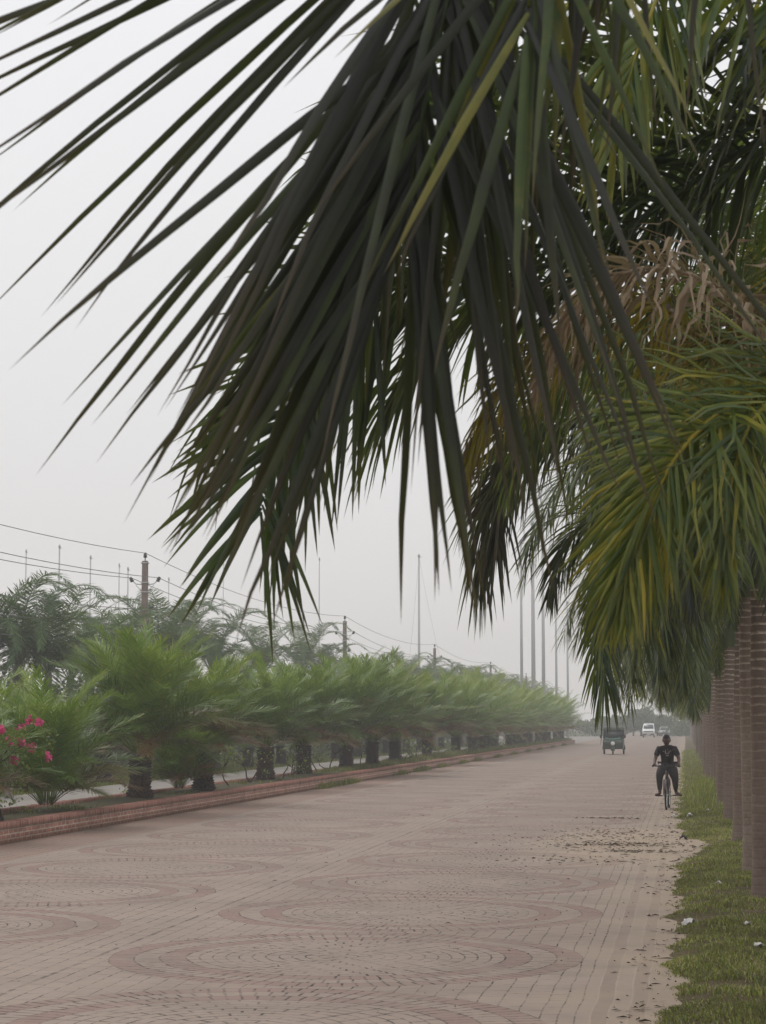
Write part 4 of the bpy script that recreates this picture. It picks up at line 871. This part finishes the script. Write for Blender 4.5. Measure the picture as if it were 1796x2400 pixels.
for s in (-1, 1):
    mb = MB(); mb.prism([(.5, .30), (.56, .52), (.85, .60), (1.14, .52), (1.2, .30), (1.13, .30), (1.08, .46), (.85, .52), (.62, .46), (.57, .30)], s*.56, s*.72); child('rear_mudguard', mb.mesh('rear_mudguard', M['green_paint']), t)
    mb = MB(); mb.tube([(s*.56, -1.0, 1.05), (s*.74, -1.05, 1.12)], .012, 6); mb.box((s*.76-.05, -1.07, 1.05), (s*.76+.05, -1.05, 1.24)); child('mirror', mb.mesh('mirror', M['black']), t)
    child('indicator', MB().lathe([(0, -.03), (.04, -.02), (.04, .03), (0, .04)], 12, Matrix.Translation((s*.45, -1.17, .82)) @ Matrix.Rotation(PI/2, 4, 'X')).mesh('indicator', M['lamp']), t)
mb = MB(); mb.box((-.55, .55, .6), (.55, .95, .72)); mb.box((-.55, .9, .72), (.55, 1.02, 1.15)); bevel(child('seat', mb.mesh('seat', M['black']), t), .04)
mb = MB(); mb.tube([(-.3, -.78, 1.0), (0, -.86, 1.03), (.3, -.78, 1.0)], .018, 6); child('handlebar', mb.mesh('handlebar', M['black']), t)
# the driver, a seated figure in the dim cab
def skin_mesh(name, verts, edges, rad, mat, sub=2, root=0, extra=None):
    me = bpy.data.meshes.new(name); me.from_pydata([tuple(v) for v in verts], edges, []); o = bpy.data.objects.new(name, me); C.objects.link(o)
    m_ = o.modifiers.new('skin', 'SKIN'); m_.use_smooth_shade = True
    for i_, sv in enumerate(me.skin_vertices[0].data):
        rv = rad[i_]; sv.radius = rv if hasattr(rv, '__len__') else (rv, rv); sv.use_root = (i_ == root)
    s_ = o.modifiers.new('sub', 'SUBSURF'); s_.levels = sub; s_.render_levels = sub
    dg = bpy.context.evaluated_depsgraph_get(); ev = o.evaluated_get(dg); out = bpy.data.meshes.new_from_object(ev)
    bpy.data.objects.remove(o)
    nv = len(out.vertices); co = np.zeros(nv*3); out.vertices.foreach_get('co', co)
    mb = MB(); mb.v.append(co.reshape(-1, 3)); mb.n = nv; mb.c.append(np.zeros((nv, 3)))
    q4 = [tuple(p_.vertices) for p_ in out.polygons if len(p_.vertices) == 4]; q3 = [tuple(p_.vertices) for p_ in out.polygons if len(p_.vertices) == 3]
    if q4: mb.f.append(np.array(q4))
    if q3: mb.f.append(np.array(q3))
    if extra: extra(mb)
    return mb.mesh(name, mat, smooth=True)
def head(mb, c, s=1.0, tilt=0.0, fwd=-1):
    """a head with brow, sockets, nose, lips, chin and ears, face towards -y"""
    nu, nv_ = 28, 20; th = np.linspace(0.02, PI-.02, nv_); ph = np.linspace(0, 2*PI, nu, endpoint=False); T_, P_ = np.meshgrid(th, ph, indexing='ij')
    x_ = np.sin(T_)*np.cos(P_); y_ = np.sin(T_)*np.sin(P_); z_ = np.cos(T_)
    R = np.ones_like(x_); fr = np.clip(-y_, 0, 1)
    R += .17*np.exp(-((x_/.13)**2 + ((z_+.12)/.17)**2))*fr**2                      # nose
    R -= .07*(np.exp(-(((np.abs(x_)-.36)/.17)**2 + ((z_-.06)/.12)**2)))*fr         # sockets
    R += .05*np.exp(-((z_-.26)/.1)**2)*fr**2                                       # brow
    R += .05*np.exp(-((x_/.25)**2 + ((z_+.44)/.07)**2))*fr**2 + .06*np.exp(-((x_/.25)**2 + ((z_+.78)/.15)**2))*fr   # lips, chin
    X_ = x_*R*.074*(1 - .16*np.clip(-z_, 0, 1)); Y_ = y_*R*.092; Z_ = z_*R*.118
    v = np.stack([X_, Y_, Z_], -1).reshape(-1, 3)
    i = np.arange(nv_-1)[:, None]*nu; j = np.arange(nu)[None]; j2 = (j+1) % nu; q = np.stack([i+j, i+nu+j, i+nu+j2, i+j2], -1).reshape(-1, 4)
    Rm = Matrix.Rotation(tilt, 3, 'X'); v = np.array([Rm @ Vector(p_) for p_ in v])*s + np.array(c); mb.add(v, q)
    for sg in (-1, 1):
        e_ = torus(.018, .009, 10, 6, Matrix.Rotation(PI/2, 4, 'Y')); ev = np.concatenate(e_.v)*np.array((1, 1, 1.5)) + np.array((sg*.078, .005, 0))
        mb.add(np.array([Rm @ Vector(p_) for p_ in ev])*s + np.array(c), e_.f[0])
def hair(c, s=1.0, tilt=0.0):
    mb = MB(); nu, nv_ = 28, 12; th = np.linspace(0.0, 1.0, nv_); ph = np.linspace(0, 2*PI, nu, endpoint=False); r = rr_(4); v = []
    for a in th:
        for b in ph:
            lim = 1.05 + .85*np.clip(math.sin(b), -1, 1) if math.sin(b) > 0 else 1.05 - .12*abs(math.sin(b))
            T_ = a*lim; q_ = 1.09 + r.normal(0, .012); v.append(Vector((math.sin(T_)*math.cos(b)*.078*q_, math.sin(T_)*math.sin(b)*.096*q_, math.cos(T_)*.120*q_)))
    Rm = Matrix.Rotation(tilt, 3, 'X'); v = np.array([Rm @ p_ for p_ in v])*s + np.array(c)
    i = np.arange(nv_-1)[:, None]*nu; j = np.arange(nu)[None]; j2 = (j+1) % nu; mb.add(v, np.stack([i+j, i+nu+j, i+nu+j2, i+j2], -1).reshape(-1, 4)); return mb
def fingers(mb, palm, across, ahead, down, sg, s=1.0):
    """five fingers closed round a bar: four from the palm's far edge, the thumb from its side"""
    palm, across, ahead, down = [np.array(q, float) for q in (palm, across, ahead, down)]
    for k, L in enumerate((.072, .08, .075, .06)):
        b = palm + across*(k-1.5)*.021*s + ahead*.030*s; r_ = .0088*s
        mb.tube([b - ahead*.03, b, b + ahead*L*.42*s + down*.006, b + ahead*L*.50*s + down*L*.42*s, b + ahead*L*.12*s + down*L*.62*s], [r_, r_*1.05, r_, r_*.92, r_*.7], 7)
    b = palm - across*.036*s*sg*0 + (-across*sg)*.034*s
    mb.tube([b - ahead*.02, b + (-across*sg)*.014 + ahead*.01, b + (-across*sg)*.016 + ahead*.028 + down*.022, b + ahead*.034 + down*.044], [.011*s, .011*s, .0095*s, .007*s], 7)
M['skin'] = plain('skin', (.085, .042, .030), .55, 0, .12, 9)
M['hair'] = plain('hair', (.010, .008, .008), .8, 0, .3, 60, .5)
M['shirt'] = plain('dark_shirt', (.020, .015, .018), .9, 0, .25, 9)
M['shirt_print'] = plain('shirt_print', (.30, .27, .27), .8, 0, .2, 30)
M['trousers'] = plain('dark_trousers', (.030, .020, .024), .9, 0, .3, 7)
def figure(label, loc, rotz, J, shirt='shirt', trouser='trousers', head_tilt=.35, barefoot=True, print_=False):
    """J: joint positions"""
    t = thing('person', label, 'person', loc, rotz)
    B = [J['pelvis'], J['waist'], J['chest'], J['neckb'], J['neck'], J['headb']]; rad = [(.13, .10), (.115, .085), (.14, .095), (.085, .065), (.052, .052), (.055, .06)]
    E = [(0, 1), (1, 2), (2, 3), (3, 4), (4, 5)]; V_ = list(B)
    for s in ('l', 'r'):
        k = len(V_); V_ += [J['sh'+s], J['el'+s], J['wr'+s], J['ha'+s]]; rad += [.058, .044, .031, (.040, .026)]; E += [(2, k), (k, k+1), (k+1, k+2), (k+2, k+3)]
        k = len(V_); V_ += [J['hi'+s], J['kn'+s], J['an'+s], J['bf'+s], J['to'+s]]; rad += [.088, .058, .040, .044, .034]; E += [(0, k), (k, k+1), (k+1, k+2), (k+2, k+3), (k+3, k+4)]
    def ex(mb):
        head(mb, J['head'], 1.1, head_tilt)
        for s, sg in (('l', -1), ('r', 1)): fingers(mb, J['ha'+s], (1, .1*sg, 0), (0, -.85, .2), (0, -.2, -.97), sg)
    child('body', skin_mesh('body', V_, E, rad, M['skin'], 2, 0, ex), t)
    h = child('hair', hair(J['head'], 1.1, head_tilt).mesh('hair', M['hair'], True), t)
    SV = [J['pelvis'], J['waist'], J['chest'], J['neckb']]; SR = [(.165, .125), (.150, .115), (.178, .125), (.10, .08)]; SE = [(0, 1), (1, 2), (2, 3)]
    for s in ('l', 'r'):
        a, b = np.array(J['sh'+s]), np.array(J['el'+s]); k = len(SV); SV += [tuple(a), tuple(a*.5+b*.5), tuple(a*.22+b*.78)]; SR += [.082, .074, .070]; SE += [(2, k), (k, k+1), (k+1, k+2)]
    sh = child('t_shirt', skin_mesh('t_shirt', SV, SE, SR, M[shirt], 2, 0), t)
    if print_:
        c = np.array(J['chest']); y0_ = c[1]-.132; mb = MB()
        for st in ([(-.055, .04), (-.075, .0), (-.03, -.01), (-.025, .04), (-.03, -.05)], [(.01, .045), (.045, .05), (.05, -.02), (.02, -.06), (-.02, -.045)], [(.075, .05), (.07, .0)], [(-.02, -.085), (.02, -.10), (.04, -.08)]):
            mb.tube([(x_*1.1, y0_ + abs(x_)*.25 + (-z_-.02)*-.12, c[2]+z_) for x_, z_ in st], .0085, 5)
        child('print', mb.mesh('print', M['shirt_print']), sh)
    LV = [J['pelvis']]; LR = [(.165, .135)]; LE = []
    for s in ('l', 'r'):
        hi, kn, an = [np.array(J[q+s]) for q in ('hi', 'kn', 'an')]; k = len(LV)
        LV += [tuple(hi), tuple(hi*.4+kn*.6), tuple(kn), tuple(kn*.45+an*.55), tuple(kn*.12+an*.88)]; LR += [.128, .118, .088, .068, .052]; LE += [(0, k), (k, k+1), (k+1, k+2), (k+2, k+3), (k+3, k+4)]
    child('trousers', skin_mesh('trousers', LV, LE, LR, M[trouser], 2, 0), t)
    return t
DJ = dict(pelvis=(0, .15, .82), waist=(0, .16, .95), chest=(0, .12, 1.13), neckb=(0, .08, 1.26), neck=(0, .06, 1.31), headb=(0, .05, 1.36), head=(0, .03, 1.42))
for s, sg in (('l', -1), ('r', 1)):
    DJ.update({'sh'+s: (sg*.18, .10, 1.22), 'el'+s: (sg*.27, -.10, 1.04), 'wr'+s: (sg*.27, -.30, 1.04), 'ha'+s: (sg*.27, -.37, 1.04), 'hi'+s: (sg*.10, .10, .80), 'kn'+s: (sg*.16, -.26, .84), 'an'+s: (sg*.16, -.45, .50), 'bf'+s: (sg*.16, -.50, .46), 'to'+s: (sg*.17, -.60, .45)})
drv = figure('driver sitting behind the windscreen of the green auto rickshaw', (t.location.x, t.location.y-.35, 0), 0, DJ, head_tilt=0)

# car and van bodies, front towards -y
def car(name, label, cat, px, py, paint, prof, glassz, wdt, R, wy, rot=0, group=None, back=0):
    p = G(px*K, py*K, 0); t = thing(name, label, cat, (p.x, p.y, 0), rot, group); zs = [z for y, z in prof]; zt = max(zs); h = wdt/2
    tp = lambda y, z: 1.0 if z < glassz else 1.0 - .20*(z-glassz)/(zt-glassz)
    o = child('body', MB().prism(prof, -h, h, tp).mesh('body', M[paint]), t); bevel(o, .07, 3)
    return t, h, tp
vanp = [(-.02, .32), (-.05, .72), (.10, .98), (.62, 1.18), (1.35, 1.88), (1.6, 1.95), (4.2, 1.97), (4.5, 1.85), (4.6, 1.0), (4.6, .35)]
t, h, tp = car('van', 'white passenger van coming along the far end of the road', 'van', 1401, 1593, 'white_paint', vanp, 1.1, 1.70, .31, None)
plate('windscreen', 'glass', t, [(-.70, .66, 1.27), (.70, .66, 1.27), (.61, 1.22, 1.82), (-.61, 1.22, 1.82)], .03)
for s in (-1, 1):
    plate('side_window', 'glass', t, [(s*.852, .95, 1.25), (s*.852, 2.1, 1.25), (s*.745, 2.1, 1.78), (s*.745, 1.45, 1.78)], .03)
    plate('side_window', 'glass', t, [(s*.852, 2.25, 1.25), (s*.852, 4.2, 1.25), (s*.745, 4.2, 1.78), (s*.745, 2.25, 1.78)], .03)
    mb = MB(); mb.box((s*.62-.17, -.05, .72), (s*.62+.17, .08, .90)); bevel(child('headlight', mb.mesh('headlight', M['lamp']), t), .03)
    mb = MB(); mb.tube([(s*.80, .75, 1.2), (s*.98, .72, 1.22)], .02, 6); mb.box((s*1.0-.06, .70, 1.14), (s*1.0+.06, .75, 1.38)); child('mirror', mb.mesh('mirror', M['black']), t)
    for wy in (.85, 3.75): wheel(t, s*.74, wy, .32, .2)
mb = MB(); mb.box((-.82, -.10, .36), (.82, .04, .56)); bevel(child('bumper', mb.mesh('bumper', M['black']), t), .04)
mb = MB(); mb.box((-.66, -.09, .78), (.66, -.0, .90)); child('grille', mb.mesh('grille', M['black']), t)
mb = MB(); mb.box((-.26, -.12, .40), (.26, -.101, .50)); child('number_plate', mb.mesh('number_plate', M['white_paint']), t)
mb = MB(); mb.box((-.72, 0.02, .565), (.72, .05, .64)); child('air_intake', mb.mesh('air_intake', M['black']), t)
carp = [(0, .30), (-.04, .62), (.1, .78), (.95, .92), (1.65, 1.38), (2.0, 1.45), (3.0, 1.44), (3.75, 1.05), (4.25, .98), (4.3, .40), (4.2, .30)]
for px, py, paint, lab, rot in ((1436, 1590, 'silver_paint', 'silver car just right of the two nearest vehicles, at the far end of the road', 0), (1417, 1589, 'white_paint', 'pale car half hidden between the white van and the silver car', -.35)):
    t, h, tp = car('car', lab, 'car', px, py, paint, carp, .92, 1.68, .3, None, rot, 'cars at the far end of the road')
    plate('windscreen', 'glass', t, [(-.70, 1.00, .975), (.70, 1.00, .975), (.60, 1.60, 1.375), (-.60, 1.60, 1.375)], .03)
    for s in (-1, 1):
        plate('side_window', 'glass', t, [(s*.838, 1.25, .99), (s*.838, 3.2, .99), (s*.735, 2.9, 1.34), (s*.735, 1.75, 1.34)], .03)
        mb = MB(); mb.box((s*.60-.17, -.04, .60), (s*.60+.17, .1, .74)); bevel(child('headlight', mb.mesh('headlight', M['lamp']), t), .03)
        mb = MB(); mb.box((s*.92-.07, 1.15, .96), (s*.92+.07, 1.2, 1.08)); child('mirror', mb.mesh('mirror', M['black']), t)
        for wy in (.85, 3.45): wheel(t, s*.74, wy, .31, .19)
    mb = MB(); mb.box((-.8, -.09, .34), (.8, .02, .52)); bevel(child('bumper', mb.mesh('bumper', M['black']), t), .04)
    mb = MB(); mb.box((-.38, -.06, .60), (.38, -.02, .72)); child('grille', mb.mesh('grille', M['black']), t)

# ------------------------------------------------------------------ bicycle and rider
p = G(1442*K, 1749*K, 0); BL = (p.x, p.y+.52, 0); BR = -.05
M['bike_paint'] = plain('bike_paint', (.06, .032, .04), .4, 0, .3, 20)
b = thing('bicycle', 'dark bicycle ridden towards the camera along the right edge of the road', 'bicycle', BL, BR)
def bike_wheel(y, z=.33):
    rot = Matrix.Rotation(PI/2, 4, 'Y'); w_ = child('wheel', torus(.315, .021, 40, 8, rot).mesh('wheel', M['black'], True), b, (0, y, z))
    child('rim', torus(.288, .011, 36, 6, rot).mesh('rim', M['chrome'], True), w_)
    mb = MB(); mb.tube([(-.05, 0, 0), (.05, 0, 0)], .022, 8)
    for k in range(28): a_ = k/28*2*PI; mb.tube([(.035*(1 if k % 2 else -1), .02*math.cos(a_), .02*math.sin(a_)), (0, .285*math.cos(a_+.2), .285*math.sin(a_+.2))], .0016, 3, False)
    child('spokes', mb.mesh('spokes', M['chrome']), w_)
bike_wheel(-.52); bike_wheel(.52)
hd, hb_, bb, st, rh = (0, -.36, .88), (0, -.41, .66), (0, .06, .30), (0, .20, .78), (0, .52, .33)
mb = MB(); mb.tube([hd, hb_], .02).tube([(0, -.37, .84), (0, .19, .74)], .016).tube([hb_, bb], .019).tube([bb, (0, .23, .88)], .017)
for s in (-.045, .045): mb.tube([(s*.4, .20, .72), (s, .52, .33)], .009).tube([(s*.5, .06, .30), (s, .52, .33)], .010)
child('frame', mb.mesh('frame', M['bike_paint'], True), b)
mb = MB()
for s in (-.055, .055): mb.tube([(s, -.42, .67), (s, -.47, .50), (s, -.52, .33)], .013)
mb.tube([(-.055, -.42, .67), (.055, -.42, .67)], .016); child('fork', mb.mesh('fork', M['bike_paint'], True), b)
mb = MB(); mb.tube([(0, -.365, .86), (0, -.36, .99)], .014).tube([(-.30, -.36, .985), (-.2, -.40, .985), (0, -.39, .975), (.2, -.40, .985), (.30, -.36, .985)], .012)
hbo = child('handlebar', mb.mesh('handlebar', M['black'], True), b)
for s in (-1, 1):
    child('grip', MB().tube([(s*.32, -.345, .985), (s*.22, -.395, .985)], .018).mesh('grip', M['black'], True), hbo)
    child('brake_lever', MB().tube([(s*.2, -.41, .98), (s*.24, -.46, .97), (s*.31, -.43, .96)], .006).mesh('brake_lever', M['chrome'], True), hbo)
child('bell', MB().lathe([(0, .03), (.022, .025), (.03, .0), (.0, -.005)], 14, Matrix.Translation((-.14, -.41, 1.01))).mesh('bell', M['lamp'], True), hbo)
mb = MB(); mb.prism([(.08, .90), (.12, .925), (.34, .935), (.36, .90), (.3, .875)], -.09, .09, lambda y, z: .35 if y < .15 else 1.0); bevel(child('saddle', mb.mesh('saddle', M['black']), b), .02, 3)
for y_, a0_, a1_ in ((-.52, .3, 2.3), (.52, .3, 2.6)):
    a_ = np.linspace(a0_, a1_, 12); arc = [(y_ - .355*math.cos(q), .33 + .355*math.sin(q)) for q in a_]; mb = MB(); mb.prism(arc + [(y_ + (q-y_)*.985, .33+(z-.33)*.985) for q, z in arc[::-1]], -.028, .028)
    child('mudguard', mb.mesh('mudguard', M['bike_paint']), b)
mb = MB(); mb.lathe([(0, -.006), (.085, -.006), (.09, 0), (.085, .006), (0, .006)], 22, Matrix.Translation((.06, .06, .30)) @ Matrix.Rotation(PI/2, 4, 'Y')); child('chainring', mb.mesh('chainring', M['chrome']), b)
for s, dy in ((-1, -.16), (1, .16)):
    cr_ = child('crank', MB().tube([(s*.05, .06, .30), (s*.10, .06+dy, .30)], .010).mesh('crank', M['chrome'], True), b)
    mb = MB(); mb.box((s*.16-.05, .06+dy-.035, .29), (s*.16+.05, .06+dy+.035, .315)); child('pedal', mb.mesh('pedal', M['black']), cr_)
mb = MB(); mb.tube([(.055, .06, .385), (.055, .52, .365)], .006).tube([(.055, .06, .215), (.055, .52, .295)], .006); child('chain', mb.mesh('chain', M['black']), b)
J = dict(pelvis=(0, .22, 1.01), waist=(0, .18, 1.12), chest=(0, .06, 1.31), neckb=(0, 0, 1.43), neck=(0, -.03, 1.47), headb=(0, -.05, 1.52), head=(0, -.085, 1.565),
         shl=(-.185, .01, 1.375), shr=(.185, .01, 1.375), ell=(-.265, -.06, 1.15), elr=(.275, -.06, 1.15), wrl=(-.275, -.30, 1.03), wrr=(.285, -.30, 1.03), hal=(-.27, -.355, 1.008), har=(.275, -.355, 1.008),
         hil=(-.09, .18, .97), hir=(.09, .18, .97), knl=(-.165, -.20, .77), knr=(.185, -.12, .70), anl=(-.17, -.06, .38), anr=(.18, .24, .385), bfl=(-.18, -.12, .335), bfr=(.21, .18, .34), tol=(-.27, -.22, .32), tor=(.33, .06, .31))
figure('person in a dark t-shirt and trousers riding a bicycle with head bent down', BL, BR, J, head_tilt=.38, print_=True)

# ------------------------------------------------------------------ haze
mb = MB(); mb.box((-90, -20, -1.06), (40, 645, 27)); o = link(bpy.data.objects.new('haze', None or mb.mesh('haze', bpy.data.materials.new('haze'))))
hm = o.data.materials[0]; hm.use_nodes = True; nt = hm.node_tree; nt.nodes.remove(nt.nodes['Principled BSDF'])
pv = nt.nodes.new('ShaderNodeVolumePrincipled'); pv.inputs['Color'].default_value = (.985, .975, .96, 1); pv.inputs['Density'].default_value = .0014; pv.inputs['Anisotropy'].default_value = .2
nt.links.new(pv.outputs[0], nt.nodes['Material Output'].inputs['Volume']); o['kind'] = 'stuff'
